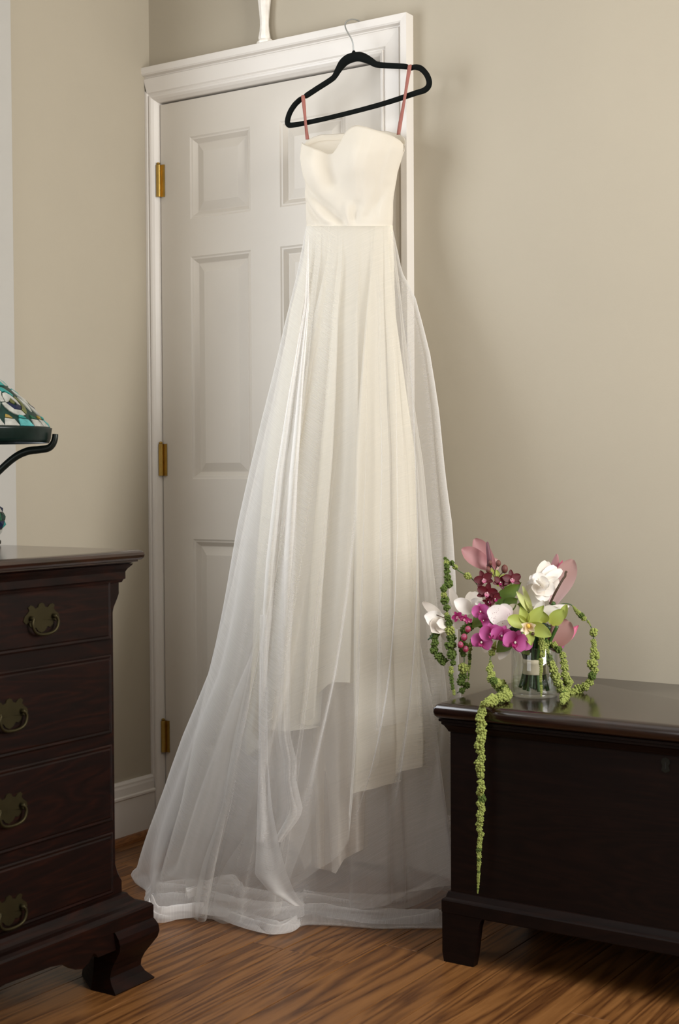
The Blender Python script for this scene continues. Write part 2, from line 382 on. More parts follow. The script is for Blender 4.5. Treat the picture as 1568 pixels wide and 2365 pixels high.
def bracket_foot(cx, cy, sx, sy):
    """L-shaped bracket foot: two boards meeting at the corner, each with a scrolled inner edge"""
    out = [(0, .104), (.094, .104), (.088, .095), (.084, .080), (.081, .055), (.077, .025), (.072, 0), (.004, 0), (0, .02)]
    m = MB()
    for t in (0, 1):
        f, b = [], []
        for a, z in out:
            if t == 0: f.append((cx + sx * a, cy, z)); b.append((cx + sx * a, cy + sy * .02, z))
            else: f.append((cx + sx * .0005, cy + sy * max(a, .0195), z)); b.append((cx + sx * .02, cy + sy * max(a, .0195), z))
        n = len(out); m.add(f + b, [tuple(range(n)), tuple(range(2 * n - 1, n - 1, -1))] + [(k, (k + 1) % n, n + (k + 1) % n, n + k) for k in range(n)])
    return m.build('bracket_foot', M_chest, ch)
bracket_foot(CX0 - .0135, CY0 - .0135, 1, 1); bracket_foot(CX1 + .0135, CY0 - .0135, -1, 1)
bracket_foot(CX0 - .0135, CY1, 1, -1); bracket_foot(CX1 + .0135, CY1, -1, -1)
e = MB(); ky = CY0 - .0015
kp = [(0, .012), (.007, .009), (.009, .002), (.006, -.004), (.0085, -.013), (0, -.018), (-.0085, -.013), (-.006, -.004), (-.009, .002), (-.007, .009)]
n = len(kp); e.add([(1.705 + a, ky, .462 + b) for a, b in kp] + [(1.705 + a, CY0 + .0005, .462 + b) for a, b in kp], [tuple(range(n))] + [(k, (k + 1) % n, n + (k + 1) % n, n + k) for k in range(n)])
esc = e.build('escutcheon', M_bronze_dark, ch)
MB().box(1.7042, 1.7058, ky - .0004, ky, .452, .465).build('keyhole', M_dark, esc)

# ------------------------------------------------------------------ chest of drawers (left)
FX, FY = .745, -.948                              # front plane and right-hand side plane
BX, LYD = .235, -1.905
dr = thing('chest_of_drawers', 'dark mahogany chest of drawers with brass pulls and ogee bracket feet', 'dresser', ((FX + BX) / 2, (FY + LYD) / 2, 0))
def dring(o, z, c=0.0, back=0):
    """outline of the case at height z: o = how far it stands out, c = chamfer on the two front corners"""
    c = max(c, .0006)
    return [(BX - back, FY + o, z), (FX + o - c, FY + o, z), (FX + o, FY + o - c, z), (FX + o, LYD - o + c, z), (FX + o - c, LYD - o, z), (BX - back, LYD - o, z)]
cs = [(.14, 0), (.203, .000), (.209, .005), (.222, .013), (.240, .019), (.742, .019), (.752, .016), (.768, .006), (.778, 0), (.818, 0)]
MB().loft([dring(-.0005, z, c) for z, c in cs]).build('case', M_mah, dr)
tp = [(.016, .838), (.020, .8385), (.026, .841), (.031, .842), (.031, .8445), (.036, .846), (.0395, .850), (.0405, .855), (.0395, .860), (.036, .8635), (.029, .865)]
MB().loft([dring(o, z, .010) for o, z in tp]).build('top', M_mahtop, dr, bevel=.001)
cv = [(0.0, .800), (.004, .801), (.006, .806), (.009, .808), (.009, .822), (.0125, .828), (.018, .834), (.020, .8375), (.0, .838)]
MB().loft([dring(o, z) for o, z in cv]).build('cornice_moulding', M_mah, dr)
bs = [(-.004, .125), (.044, .125), (.044, .150), (.041, .154), (.034, .158), (.024, .160), (.018, .163), (.013, .169), (.010, .172), (.007, .178), (0, .180)]
MB().loft([dring(o, z) for o, z in bs]).build('base_moulding', M_mah, dr)
# scalloped apron between the feet
ap = [(-1.0, .13), (-1.0, .088), (-1.062, .088), (-1.068, .096), (-1.075, .099), (-1.088, .085), (-1.105, .078), (-1.125, .083), (-1.140, .093), (-1.155, .102), (-1.19, .107), (-1.30, .109), (-1.42, .095), (-1.55, .109), (-1.66, .107), (-1.70, .100), (-1.725, .083), (-1.745, .078), (-1.765, .085), (-1.785, .098), (-1.79, .088), (-1.85, .088), (-1.85, .13)]
n = len(ap); q = MB(); q.add([(FX + .040, y, z) for y, z in ap] + [(FX + .020, y, z) for y, z in ap], [tuple(range(n)), tuple(range(2 * n - 1, n - 1, -1))] + [(k, (k + 1) % n, n + (k + 1) % n, n + k) for k in range(n)])
q.build('apron', M_mah, dr)
fo = [(.130, .040), (.120, .046), (.110, .0505), (.098, .052), (.085, .049), (.070, .040), (.055, .031), (.042, .026), (.030, .025), (.018, .031), (.008, .040), (.003, .0445), (0, .043)]
def ogee_foot(fx, sx, fy, sy, w=.117, name='ogee_foot'):
    rings = []
    for z, o in reversed(fo):
        iw = w - .010 * math.sin(PI * min(1, z / .13))
        rings.append([(fx + sx * o, fy + sy * o, z), (fx + sx * o, fy + sy * .045 - sy * iw, z), (fx - sx * .02 , fy + sy * .045 - sy * iw, z), (fx + sx * .0 - sx * iw * .8, fy - sy * .02, z), (fx - sx * iw * .8, fy + sy * o, z)])
    return MB().loft(rings).build(name, M_mah, dr)
ogee_foot(FX, 1, FY, 1); ogee_foot(FX, 1, LYD, -1)
MB().box(BX, BX + .10, FY - .10, FY + .03, 0, .13).build('rear_foot', M_mah, dr, bevel=.01)
MB().box(BX, BX + .10, LYD - .03, LYD + .10, 0, .13).build('rear_foot', M_mah, dr, bevel=.01)
def pull(y, z, parent):
    """pierced bat-wing plate and swinging bail"""
    half = [(0, .031), (.006, .029), (.009, .023), (.016, .021), (.021, .026), (.028, .028), (.034, .024), (.031, .018), (.037, .012), (.043, .008), (.046, .000), (.040, -.006), (.033, -.004), (.029, -.011), (.022, -.016), (.015, -.014), (.009, -.021), (0, -.025)]
    pts = half + [(-a, b) for a, b in half[-2:0:-1]]
    n = len(pts); q = MB(); fx = FX + .0065
    q.add([(fx + .0018, y + a, z + b) for a, b in pts] + [(fx, y + a, z + b) for a, b in pts] + [(fx + .0018, y, z)], [(k, (k + 1) % n, 2 * n) for k in range(n)] + [(k, n + k, n + (k + 1) % n, (k + 1) % n) for k in range(n)])
    q.build('pull_plate', M_oldbrass, parent)
    q = MB(); fx += .002
    for sg in (-1, 1): q.tube([(fx - .001, y + sg * .029, z + .004), (fx + .010, y + sg * .029, z + .004)], [.0048, .0036], 10)
    bail = smooth_path([(fx + .009, y - .029, z + .004), (fx + .010, y - .033, z - .006), (fx + .010, y - .027, z - .020), (fx + .009, y - .012, z - .0265), (fx + .009, y + .012, z - .0265), (fx + .010, y + .027, z - .020), (fx + .010, y + .033, z - .006), (fx + .009, y + .029, z + .004)], 5)
    q.tube(bail, .0030, 8); q.build('bail', M_oldbrass, parent, True)
for z0, z1, off, zc in ((.690, .806, .222, .747), (.504, .660, .305, .580), (.330, .482, .309, .408), (.186, .308, .312, .222)):
    ya, yb = FY - .030, LYD + .030
    q = MB(); q.loft([[(FX - .004, ya, z0), (FX - .004, yb, z0), (FX - .004, yb, z1), (FX - .004, ya, z1)], [(FX + .0035, ya, z0), (FX + .0035, yb, z0), (FX + .0035, yb, z1), (FX + .0035, ya, z1)],
                      [(FX + .0055, ya - .003, z0 + .003), (FX + .0055, yb + .003, z0 + .003), (FX + .0055, yb + .003, z1 - .003), (FX + .0055, ya - .003, z1 - .003)],
                      [(FX + .0045, ya - .007, z0 + .007), (FX + .0045, yb + .007, z0 + .007), (FX + .0045, yb + .007, z1 - .007), (FX + .0045, ya - .007, z1 - .007)],
                      [(FX + .0065, ya - .010, z0 + .010), (FX + .0065, yb + .010, z0 + .010), (FX + .0065, yb + .010, z1 - .010), (FX + .0065, ya - .010, z1 - .010)]])
    d = q.build('drawer', M_mah, dr)
    pull(FY - off, zc, d); pull(LYD + off, zc, d)

# ------------------------------------------------------------------ stained glass lamp on the dresser
lc = deep(-62, 1262, 3.02); lc = Vector((lc.x, lc.y, .865))
lamp = thing('table_lamp', 'stained glass table lamp with dark bronze arms on the dresser', 'lamp', lc)
M_bronze = plain('dark_bronze', (.012, .016, .013), .35, .6)
gcol = {'white': (.55, .55, .50), 'teal': (.05, .33, .30), 'green': (.03, .14, .07), 'deep': (.012, .045, .035), 'amber': (.38, .26, .05), 'aqua': (.12, .45, .45), 'olive': (.16, .17, .06), 'navy': (.012, .02, .06), 'rim': (.006, .018, .014)}
def glasspane(n, c):
    m, t, N, L, B = nodes('glass_' + n)
    f = noisen(t, coords(t), 60, 3); L.new(ramp(t, f, [(.3, tuple(x * .7 for x in c)), (.7, tuple(min(1, x * 1.2) for x in c))]), B.inputs['Base Color'])
    B.inputs['Roughness'].default_value = .3; B.inputs['Specular IOR Level'].default_value = .3; tr = N.new('ShaderNodeBsdfTranslucent'); tr.inputs[0].default_value = (*c, 1)
    ms = N.new('ShaderNodeMixShader'); ms.inputs[0].default_value = .35; L.new(B.outputs[0], ms.inputs[1]); L.new(tr.outputs[0], ms.inputs[2]); L.new(ms.outputs[0], N['Material Output'].inputs[0]); return m
GM = {k: glasspane(k, v) for k, v in gcol.items()}
zrim = 1.083 - .865; R = .1655
# shade profile from rim upward: radius by height
def srad(h): return ip(h, [0, .02, .05, .085, .115, .135, .15], [R, R * .90, R * .74, R * .50, R * .27, R * .12, R * .05])
H = .148
def spt(a, h, off=0): r = srad(h) + off; return lc + Vector((r * math.cos(a), r * math.sin(a), zrim + .030 + h + off * .6))
NA = 48
q = MB(); q.loft([[spt(2 * PI * k / NA, h, -.0022) for k in range(NA)] for h in np.linspace(0, H, 12)], True, False)
shade = q.build('shade', GM['deep'], lamp, True, solid=.002)
q = MB(); q.loft([[lc + Vector((r * math.cos(2 * PI * k / NA), r * math.sin(2 * PI * k / NA), zrim + z)) for k in range(NA)] for r, z in ((R * .965, 0), (R * .985, .008), (R, .027), (R + .001, .0305), (R - .004, .0315))], True, False)
q.build('rim_band', GM['rim'], lamp, True, solid=.002)
def pane(poly, colour, name='glass_piece'):
    """one piece of glass: outline in (angle, height) lying just proud of the shade"""
    c = (sum(p[0] for p in poly) / len(poly), sum(p[1] for p in poly) / len(poly)); n = len(poly); q = MB()
    q.add([spt(a, h, .0006) for a, h in poly] + [spt(a, h, -.0016) for a, h in poly] + [spt(c[0], c[1], .0022)], [(k, (k + 1) % n, 2 * n) for k in range(n)] + [(k, n + k, n + (k + 1) % n, (k + 1) % n) for k in range(n)])
    return q.build(name, GM[colour], shade)
rnd = random.Random(3); cyc = ['white', 'teal', 'green', 'white', 'aqua', 'white', 'olive', 'amber']
NM = 9
for k in range(NM):                              # nine peacock-eye medallions round the shade, ringed by small pieces
    a0 = 2 * PI * k / NM + .03; cy = .055; wa = 2 * PI / NM
    def ring(r0, r1, t0, t1, n=7):
        pts = []
        for j in range(n): t = t0 + (t1 - t0) * j / (n - 1); pts.append((a0 + math.cos(t) * r1 * wa, cy + math.sin(t) * r1 * .085))
        for j in range(n): t = t1 + (t0 - t1) * j / (n - 1); pts.append((a0 + math.cos(t) * r0 * wa, cy + math.sin(t) * r0 * .085))
        return pts
    pane([(a0 + math.cos(t) * .10 * wa, cy + .004 + math.sin(t) * .010) for t in np.linspace(0, 2 * PI, 9)[:-1]], 'olive')
    pane(ring(.135, .225, -.15 * PI, 1.05 * PI), 'white'); pane(ring(.135, .225, 1.09 * PI, 1.81 * PI), 'navy')
    pane(ring(.25, .36, -.95 * PI, -.38 * PI), 'white'); pane(ring(.25, .36, -.34 * PI, .12 * PI), 'olive'); pane(ring(.25, .36, .16 * PI, .6 * PI), 'teal'); pane(ring(.25, .36, .64 * PI, 1.02 * PI), 'white')
    for j, (u0, u1) in enumerate(((-.5, -.2), (-.18, .16), (.18, .49))):
        pane([(a0 + u0 * wa, .003), (a0 + u1 * wa, .003), (a0 + (u1 - .05) * wa, .016), (a0 + (u0 + .05) * wa, .018)], ['white', 'aqua', 'white'][j])
        pane([(a0 + (u0 + .07) * wa, .0205), (a0 + (u1 - .08) * wa, .0185), (a0 + (u1 - .13) * wa, .0245), (a0 + (u0 + .1) * wa, .0265)], ['amber', 'teal', 'green'][j])
    for j, (u0, u1) in enumerate(((-.48, -.17), (-.15, .15), (.17, .48))):
        pane([(a0 + u0 * wa, .090), (a0 + u1 * wa, .090), (a0 + u1 * wa, .107), (a0 + u0 * wa, .107)], ['aqua', 'white', 'teal'][(j + k) % 3])
        pane([(a0 + u0 * wa, .111), (a0 + u1 * wa, .111), (a0 + u1 * wa, .130), (a0 + u0 * wa, .130)], ['green', 'teal', 'white'][(j + k) % 3])
    pane([(a0 + .40 * wa, .050), (a0 + .5 * wa, .034), (a0 + .60 * wa, .050), (a0 + .5 * wa, .066)], 'white')
MB().lathe([(.012, .145), (.016, .150), (.010, .158), (.004, .170), (.001, .172)], lc + Vector((0, 0, zrim + .03)), 20).build('finial', M_bronze, lamp, True)
er = rx.copy(); er.z = 0; er.normalize()
for k in range(3):
    dvec = Matrix.Rotation(2 * PI * k / 3, 3, 'Z') @ er
    P = lambda r, z: lc + dvec * r + Vector((0, 0, z))
    arm = smooth_path([P(.004, .105), P(.030, .130), P(.062, .163), P(.092, .188), P(.118, .200), P(.142, .203), P(.161, .206), P(.171, .214), P(.176, .226), P(.177, .236)], 5)
    N_ = len(arm); MB().tube(arm, [.0085 - .004 * abs(i / N_ - .45) for i in range(N_)], 10).build('arm', M_bronze, lamp, True)
MB().tube([lc + Vector((0, 0, .10)), lc + Vector((0, 0, zrim + .172))], .006, 10).build('stem', M_bronze, lamp)
bb = [(.052, 0), (.058, .004), (.058, .010), (.050, .016), (.056, .026), (.0655, .045), (.0665, .060), (.060, .078), (.045, .093), (.028, .104), (.016, .112), (.012, .118)]
base = MB().lathe(bb, lc, 32).build('base', M_bronze, lamp, True)
for i, (h0, h1) in enumerate(((.020, .034), (.036, .052), (.054, .070), (.072, .086))):
    for k in range(16):
        a0, a1 = 2 * PI * (k + .5 * (i % 2) + .06) / 16, 2 * PI * (k + .5 * (i % 2) + .94) / 16
        f = lambda a, h, o: lc + Vector(((ip(h, [b for a_, b in bb], [a_ for a_, b in bb]) + o) * math.cos(a), (ip(h, [b for a_, b in bb], [a_ for a_, b in bb]) + o) * math.sin(a), h))
        q = MB().add([f(a0, h0, .001), f(a1, h0, .001), f(a1, h1, .001), f(a0, h1, .001), f((a0 + a1) / 2, (h0 + h1) / 2, .004)], [(0, 1, 4), (1, 2, 4), (2, 3, 4), (3, 0, 4)])
        q.build('mosaic_piece', GM[['deep', 'navy', 'green', 'white', 'teal'][(k * 3 + i) % 5]], base)

# ------------------------------------------------------------------ hanger
HY = -.078
hg = thing('coat_hanger', 'black velvet hanger with chrome hook on the door casing', 'hanger', at(815, 125, 1, HY))
hk = [(816, 124, HY), (816, 108, HY), (813, 93, HY), (806, 80, HY + .004), (799, 67, HY + .010), (797, 57, HY + .017), (801, 49, HY + .026), (810, 45, HY + .038), (820, 45, HY + .050), (828, 48, HY + .060), (832, 53, HY + .066)]
MB().tube(smooth_path([at(u, v, 1, y) for u, v, y in hk], 5), .0019, 8).build('hook', M_steel, hg, True)
body = [(818, 132, 10.5), (803, 137, 10.5), (791, 147, 9.5), (781, 162, 7.5), (773, 176, 6.3), (763, 185, 6.2), (735, 203, 6.2), (709, 220, 6.2), (703, 224, 4.0), (697, 226, 4.0), (692, 231, 6.0), (680, 243, 6.2), (669, 261, 6.2), (664, 279, 6.2), (666, 288, 6.2), (675, 289, 6.2), (700, 285, 5.6), (760, 272, 5.4), (840, 252, 5.4), (900, 235, 5.6), (960, 215, 6), (979, 209, 6.2), (989, 200, 6.2), (991, 188, 6.2), (985, 172, 6.2), (973, 159, 6.2), (961, 155, 6), (953, 156, 5.5), (949, 159, 4), (943, 158, 4), (937, 154, 6), (905, 152, 6.2), (875, 150, 6.4), (865, 147, 7), (854, 140, 8.2), (841, 134, 9.8), (830, 131, 10.5)]
MB().tube(smooth_path([at(u, v, 1, HY) for u, v, r in body], 4, True), [r / 890 for b0, b1 in zip(body, body[1:] + body[:1]) for r in np.linspace(b0[2], b1[2], 5)[:4]], 12, True).build('hanger_body', M_velvet, hg, True)
MB().lathe([(.0045, -.006), (.005, .002), (.003, .006)], at(817, 123, 1, HY), 12).build('hook_collar', M_velvet, hg, True)

# ------------------------------------------------------------------ wedding dress
dress = thing('wedding_dress', 'strapless ivory wedding dress with sheer organza skirt hanging before the door', 'dress', (.75, -.30, 0))
VS = [505, 700, 1000, 1400, 1800, 2000, 2100]
YC = [-.108, -.122, -.172, -.230, -.300, -.325, -.33]
BB = [.046, .062, .108, .165, .225, .255, .265]
def ellipse(v, uL, uR, kb=1.0, dy=0):
    yc = ip(v, VS, YC) + dy; b = ip(v, VS, BB) * kb
    c = at((uL + uR) / 2, v, 1, yc); h = (uR - uL) / 2 * ((c - CAM).dot(rf)) / FPX
    a = math.sqrt(max(1e-4, h * h - (b * .5493) ** 2)) / .8356
    return c, a, b
def surf(name, rings, mat, closed=True, uvs=None, smooth=True, sub=0, solid=0):
    n = len(rings[0]); q = MB(); q.loft(rings, closed, False)
    # UV in metres: along the ring and down the cloth
    uv = []; mid = rings[len(rings) // 2]; cum = [0]
    for j in range(1, n): cum.append(cum[-1] + (Vector(mid[j]) - Vector(mid[j - 1])).length)
    down = 0
    for i, r in enumerate(rings):
        if i: down += (Vector(r[n // 4]) - Vector(rings[i - 1][n // 4])).length
        cx_ = sum(Vector(p).x for p in r) / n
        for j in range(n): uv.append((cum[j], down + .45 * abs(Vector(r[j]).x - cx_)))
    q.uv = uv
    return q.build(name, mat, dress, smooth, 0, sub, solid)

# bodice: closed shell, sweetheart front over a straight higher back
bw = [(330, 697, 934), (345, 695.5, 933), (365, 695, 926), (400, 700, 916), (430, 703.5, 911), (470, 705, 906), (500, 706, 904.5), (522, 706.5, 904.5)]
def bwid(v): xs = [b[0] for b in bw]; return ip(v, xs, [b[1] for b in bw]), ip(v, xs, [b[2] for b in bw])
fneck = [(-1, 334), (-.97, 328), (-.90, 329), (-.80, 333), (-.60, 338), (-.40, 346), (-.24, 355), (-.14, 352), (.02, 325), (.12, 302), (.22, 291), (.32, 288), (.5, 293), (.72, 303), (.88, 313), (.97, 324), (1, 334)]
bneck = [(-1, 334), (-.97, 324), (-.9, 317), (-.78, 311), (-.5, 309), (-.2, 306), (.05, 304), (.25, 302), (.5, 303), (.75, 309), (.92, 317), (.97, 324), (1, 334)]
NB, NS = 120, 40; rings = []
def crease(x, v, x0, v0, x1, v1, w):
    """distance falloff to a line on the bodice (x in -1..1, v in photo rows)"""
    ax, ay = (x1 - x0) * 115, v1 - v0; px, py = (x - x0) * 115, v - v0
    t = max(0, min(1, (px * ax + py * ay) / (ax * ax + ay * ay))); d = math.hypot(px - t * ax, py - t * ay)
    return math.exp(-(d / w) ** 2)
for i in range(NS + 1):
    s = i / NS; r = []
    for k in range(NB):
        th = 2 * PI * k / NB; x = math.cos(th); fr = max(0, -math.sin(th)); front = math.sin(th) < 0
        vt = ip(x, [p[0] for p in (fneck if front else bneck)], [p[1] for p in (fneck if front else bneck)])
        v = vt + (522 - vt) * s
        uL, uR = bwid(max(v, 330)); c, a, b = ellipse(505, uL, uR)
        P = Vector((c.x + a * x, c.y + b * math.sin(th), c.z))
        if front:
            cup = .034 * math.exp(-((x + .50) / .36) ** 2 - ((v - 385) / 62) ** 2) + .040 * math.exp(-((x - .45) / .38) ** 2 - ((v - 362) / 66) ** 2)
            cup -= .014 * crease(x, v, -.25, 345, -.12, 420, 18)
            cup -= .012 * crease(x, v, -.95, 425, .05, 512, 11) + .008 * crease(x, v, -.90, 468, -.45, 522, 9)
            cup -= .007 * crease(x, v, .42, 470, .34, 505, 7) + .005 * crease(x, v, .62, 500, .95, 430, 9)
            cup += .007 * crease(x, v, .20, 478, .26, 522, 10) + .005 * crease(x, v, -.72, 470, -.15, 522, 9)
            cup -= .0025 * crease(x, v, .55, 300, .50, 480, 4) + .0025 * crease(x, v, .85, 310, .78, 500, 4)
            cup *= min(1, max(0, (523 - v) / 16)) ** .6
            cup -= .0015 * math.exp(-((v - 518) / 3) ** 2)
            P.y -= cup * min(1, fr * 2.2)
        P.y -= .003 * noise.noise(Vector((x * 3, v / 40, th))); P.z = plumb(P, v)
        r.append(P)
    rings.append(r)
# turn the top edge over so that it reads as a faced hem
top = [[p + Vector((0, .0035 if math.sin(2 * PI * k / NB) < 0 else -.003, -.002)) for k, p in enumerate(rings[0])]]
low = [[p + Vector((0, .004 if math.sin(2 * PI * k / NB) < 0 else -.003, -.016)) for k, p in enumerate(rings[0])]]
surf('bodice', low + top + rings, M_satin, True)
for (u0, v0), mid, (u1, v1) in (((700, 224), [(703, 255), (706, 288)], (710, 322)), ((946, 154), [(941, 185), (933, 235), (925, 280)], (920, 311))):
    yb = HY - .009
    P = [at(u0, v0 - 2, 1, HY + .007), at(u0, v0 - 4, 1, HY), at(u0, v0, 1, HY - .008)] + [at(u, v, 1, HY - .010) for u, v in mid] + [at(u1, v1, 1, HY - .012)]
    P = smooth_path(P, 6); e = Vector((.0046, 0, 0)); N_ = len(P)
    q = MB(); q.loft([[p - e + Vector((0, .0015 * math.sin(i * .35), 0)), p + e - Vector((0, .0015 * math.sin(i * .35), 0))] for i, p in enumerate(P)], False, False)
    q.build('strap', M_pink, dress, True, 0, 0, .0012)['label'] = 'dusty pink ribbon strap'

def skirt(name, tab, mat, kb, folds, hem, NT=240, NL=70, dy=0, wob=.004, seed=0, extra=None, quick=1.25):
    """tab: rows (v, left, right). folds: (angle in turns, width, depth at hem). hem(theta)->row where it ends"""
    vs = [t[0] for t in tab]; L_ = [t[1] for t in tab]; R_ = [t[2] for t in tab]; rings = []
    for i in range(NL + 1):
        r = []
        for k in range(NT):
            th = 2 * PI * k / NT; vh = hem(th); v = vs[0] + (vh - vs[0]) * (i / NL)
            c, a, b = ellipse(v, ip(v, vs, L_), ip(v, vs, R_), kb, dy)
            g = (v - vs[0]) / 1400
            z = c.z
            o = 0
            o2 = 0
            for j, (f0, w, d) in enumerate(folds):
                q = (th / (2 * PI) - f0 + .5) % 1 - .5; e = math.exp(-(q / w) ** 2)
                o += d * e; o2 += abs(d) * 1.5 * e * (1 if (j * 7 + seed) % 3 else -1)
            gg = min(1, .02 + quick * max(0, g))
            o *= gg; o2 *= gg
            o += wob * noise.noise(Vector((math.cos(th) * 2 + seed, math.sin(th) * 2, v / 260)))
            nx, ny = math.cos(th) / a, math.sin(th) / b; n_ = math.hypot(nx, ny)
            P = Vector((c.x + a * math.cos(th) + nx / n_ * o - ny / n_ * o2, c.y + b * math.sin(th) + ny / n_ * o * .8 + nx / n_ * o2, z))
            P.y = min(P.y, -.037); P.z = max(.006, plumb(P, v))
            if extra: P = extra(P, th, i / NL, v)
            r.append(P)
        rings.append(r)
    return surf(name, rings, mat, True)
# fold lines run down from the waist; front half of the tube is turns .5..1
slip_tab = [(521, 706.8, 904.2), (600, 704, 906), (660, 693, 907), (720, 680, 910), (800, 670, 916), (920, 655, 925), (1040, 637, 935), (1160, 624, 941), (1290, 611, 948), (1400, 603, 953), (1500, 598, 958), (1600, 590, 964), (1720, 577, 974)]
def slip_hem(th):
    x = math.cos(th)
    if math.sin(th) > 0: return ip(x, [-1, -.8, .8, 1], [1722, 1640, 1640, 1722])
    return ip(x, [-1, -.93, -.80, -.5, -.2, .10, .25, .55, .72, .86, .95, 1], [1722, 1745, 1700, 1660, 1690, 1640, 1575, 1580, 1835, 1800, 1760, 1722])
sf = [(.545, .012, .03), (.585, .009, -.024), (.612, .008, .034), (.640, .007, -.030), (.662, .007, .034), (.688, .006, -.040), (.708, .006, .030), (.728, .005, -.036), (.748, .006, .030), (.772, .010, -.022), (.805, .013, .026), (.845, .010, -.026), (.880, .009, .032), (.910, .008, -.026), (.940, .009, .028), (.970, .010, -.018), (.1, .03, .02), (.2, .03, -.02), (.32, .03, .02), (.42, .03, -.015)]
skirt('lining', slip_tab, M_slip, .62, sf, slip_hem, wob=.002, quick=2.6)
# narrow underskirt falling below the lining
pt = []
pl = [(1480, 700), (1600, 705), (1700, 712), (1800, 716), (1880, 722), (1960, 724), (2004, 726)]; prr = [(1480, 846), (1600, 852), (1700, 856), (1800, 858), (1848, 852), (1920, 850), (1960, 850)]
for i in range(41):
    t = i / 40; row = []
    for k in range(49):
        s = k / 48; hemv = ip(s, [0, .25, .40, .5, .56, .8, 1], [2004, 2010, 2018, 1996, 1984, 1968, 1956]); v = 1480 + (hemv - 1480) * t
        u = ip(v, [a for a, b in pl], [b for a, b in pl]) * (1 - s) + ip(v, [a for a, b in prr], [b for a, b in prr]) * s
        y = ip(v, VS, YC) - .07 * math.sin(PI * s) * .6 - .018 * math.sin(s * 17) * (.3 + t) - .03
        row.append(at(u, v, 1, y))
    pt.append(row)
surf('underskirt', pt, M_pett, False)
pl2 = [(1480, 640), (1700, 640), (1850, 655), (1935, 660), (2000, 672)]; prr2 = [(1480, 705), (1700, 714), (1850, 722), (2000, 724)]
pt = []
for i in range(31):
    t = i / 30; row = []
    for k in range(25):
        s = k / 24; hemv = ip(s, [0, .3, .6, 1], [1938, 1945, 2010, 1985]); v = 1480 + (hemv - 1480) * t
        u = ip(v, [a for a, b in pl2], [b for a, b in pl2]) * (1 - s) + ip(v, [a for a, b in prr2], [b for a, b in prr2]) * s
        row.append(at(u, v, 1, ip(v, VS, YC) - .02 - .012 * math.sin(s * 9) * (.3 + t)))
    pt.append(row)
surf('underskirt', pt, M_pett, False)
# second organza layer
mid_tab = [(521, 708, 903), (577, 703, 909), (685, 682, 922), (817, 652, 936), (949, 625, 951), (1067, 598, 965), (1185, 572, 973), (1333, 540, 987), (1480, 502, 998), (1600, 473, 1009), (1700, 449, 1018), (1860, 416, 1030), (2000, 372, 1040), (2090, 348, 1046), (2160, 340, 1050)]
def mid_hem(th):
    x = math.cos(th)
    return ip(x, [-1, -.85, -.5, -.2, .3, .5, .75, 1], [2098, 2118, 2125, 2140, 2110, 1990, 1700, 1640]) if math.sin(th) < 0 else ip(x, [-1, -.6, 0, .6, 1], [2098, 2000, 1850, 1700, 1640])
mf = [(.56, .035, .012), (.64, .03, -.012), (.70, .010, .022), (.722, .008, -.022), (.745, .008, .020), (.775, .010, .022), (.81, .012, -.022), (.84, .009, .024), (.872, .010, -.020), (.905, .010, .024), (.94, .012, -.018), (.97, .012, .016), (.1, .04, .02), (.25, .04, -.02), (.4, .04, .02)]
skirt('organza_underlayer', mid_tab, M_org2, .93, mf, mid_hem, seed=3, NL=80)
# organza petticoat, narrow under the lining and full below it
pet_tab = [(1150, 650, 925), (1400, 608, 950), (1500, 580, 965), (1600, 535, 985), (1700, 498, 1000), (1860, 440, 1018), (2000, 392, 1034), (2090, 368, 1040), (2160, 358, 1044)]
def pet_hem(th):
    x = math.cos(th)
    return ip(x, [-1, -.85, -.5, -.2, .3, .6, 1], [2085, 2100, 2112, 2128, 2118, 2095, 2040]) if math.sin(th) < 0 else ip(x, [-1, -.6, 0, .6, 1], [2085, 2030, 1985, 2000, 2040])
M_org3 = cloth('organza_petticoat', (.90, .885, .87), .30, .06, 0, .95)
pf = [(.55, .03, .014), (.62, .02, -.016), (.68, .014, .018), (.72, .012, -.02), (.76, .012, .02), (.81, .014, -.018), (.86, .012, .02), (.91, .012, -.018), (.96, .014, .016), (.15, .04, .02), (.35, .04, -.02)]
skirt('organza_petticoat', pet_tab, M_org3, .42, pf, pet_hem, seed=5, NL=50, dy=.045)
# outer organza skirt with its hem pooling on the floor
out_tab = [(521, 707, 904), (532, 704, 906), (571, 697, 914), (627, 686, 925), (685, 672, 954), (753, 655, 972), (817, 640, 987), (891, 622, 998), (949, 607, 1006), (1096, 571, 1022), (1207, 546, 1034), (1359, 517, 1042), (1477, 495, 1046), (1555, 479, 1048), (1700, 428, 1052), (1830, 392, 1056), (1960, 350, 1060), (2130, 305, 1064)]
FOOT = [(.011, (1.150, -.312)), (.06, (1.185, -.16)), (.14, (1.10, -.065)), (.25, (.78, -.05)), (.38, (.40, -.055)), (.45, (.315, -.16)), (.505, (.285, -.32)), (.535, (.288, -.395)), (.565, (.335, -.430)), (.590, (.395, -.462)), (.615, (.430, -.495)), (.649, (.475, -.553)), (.672, (.525, -.606)), (.688, (.575, -.605)), (.705, (.630, -.548)), (.745, (.710, -.528)), (.780, (.790, -.550)), (.803, (.838, -.562)), (.820, (.850, -.520)), (.845, (.850, -.465)), (.896, (.918, -.432)), (.933, (.998, -.408)), (.979, (1.070, -.360))]
def foot(t):
    t %= 1
    xs = [f[0] for f in FOOT] + [FOOT[0][0] + 1, FOOT[1][0] + 1]; pts = [f[1] for f in FOOT] + [FOOT[0][1], FOOT[1][1]]
    return Vector((ip(t, xs, [p[0] for p in pts]), ip(t, xs, [p[1] for p in pts]), 0))
NT = 300
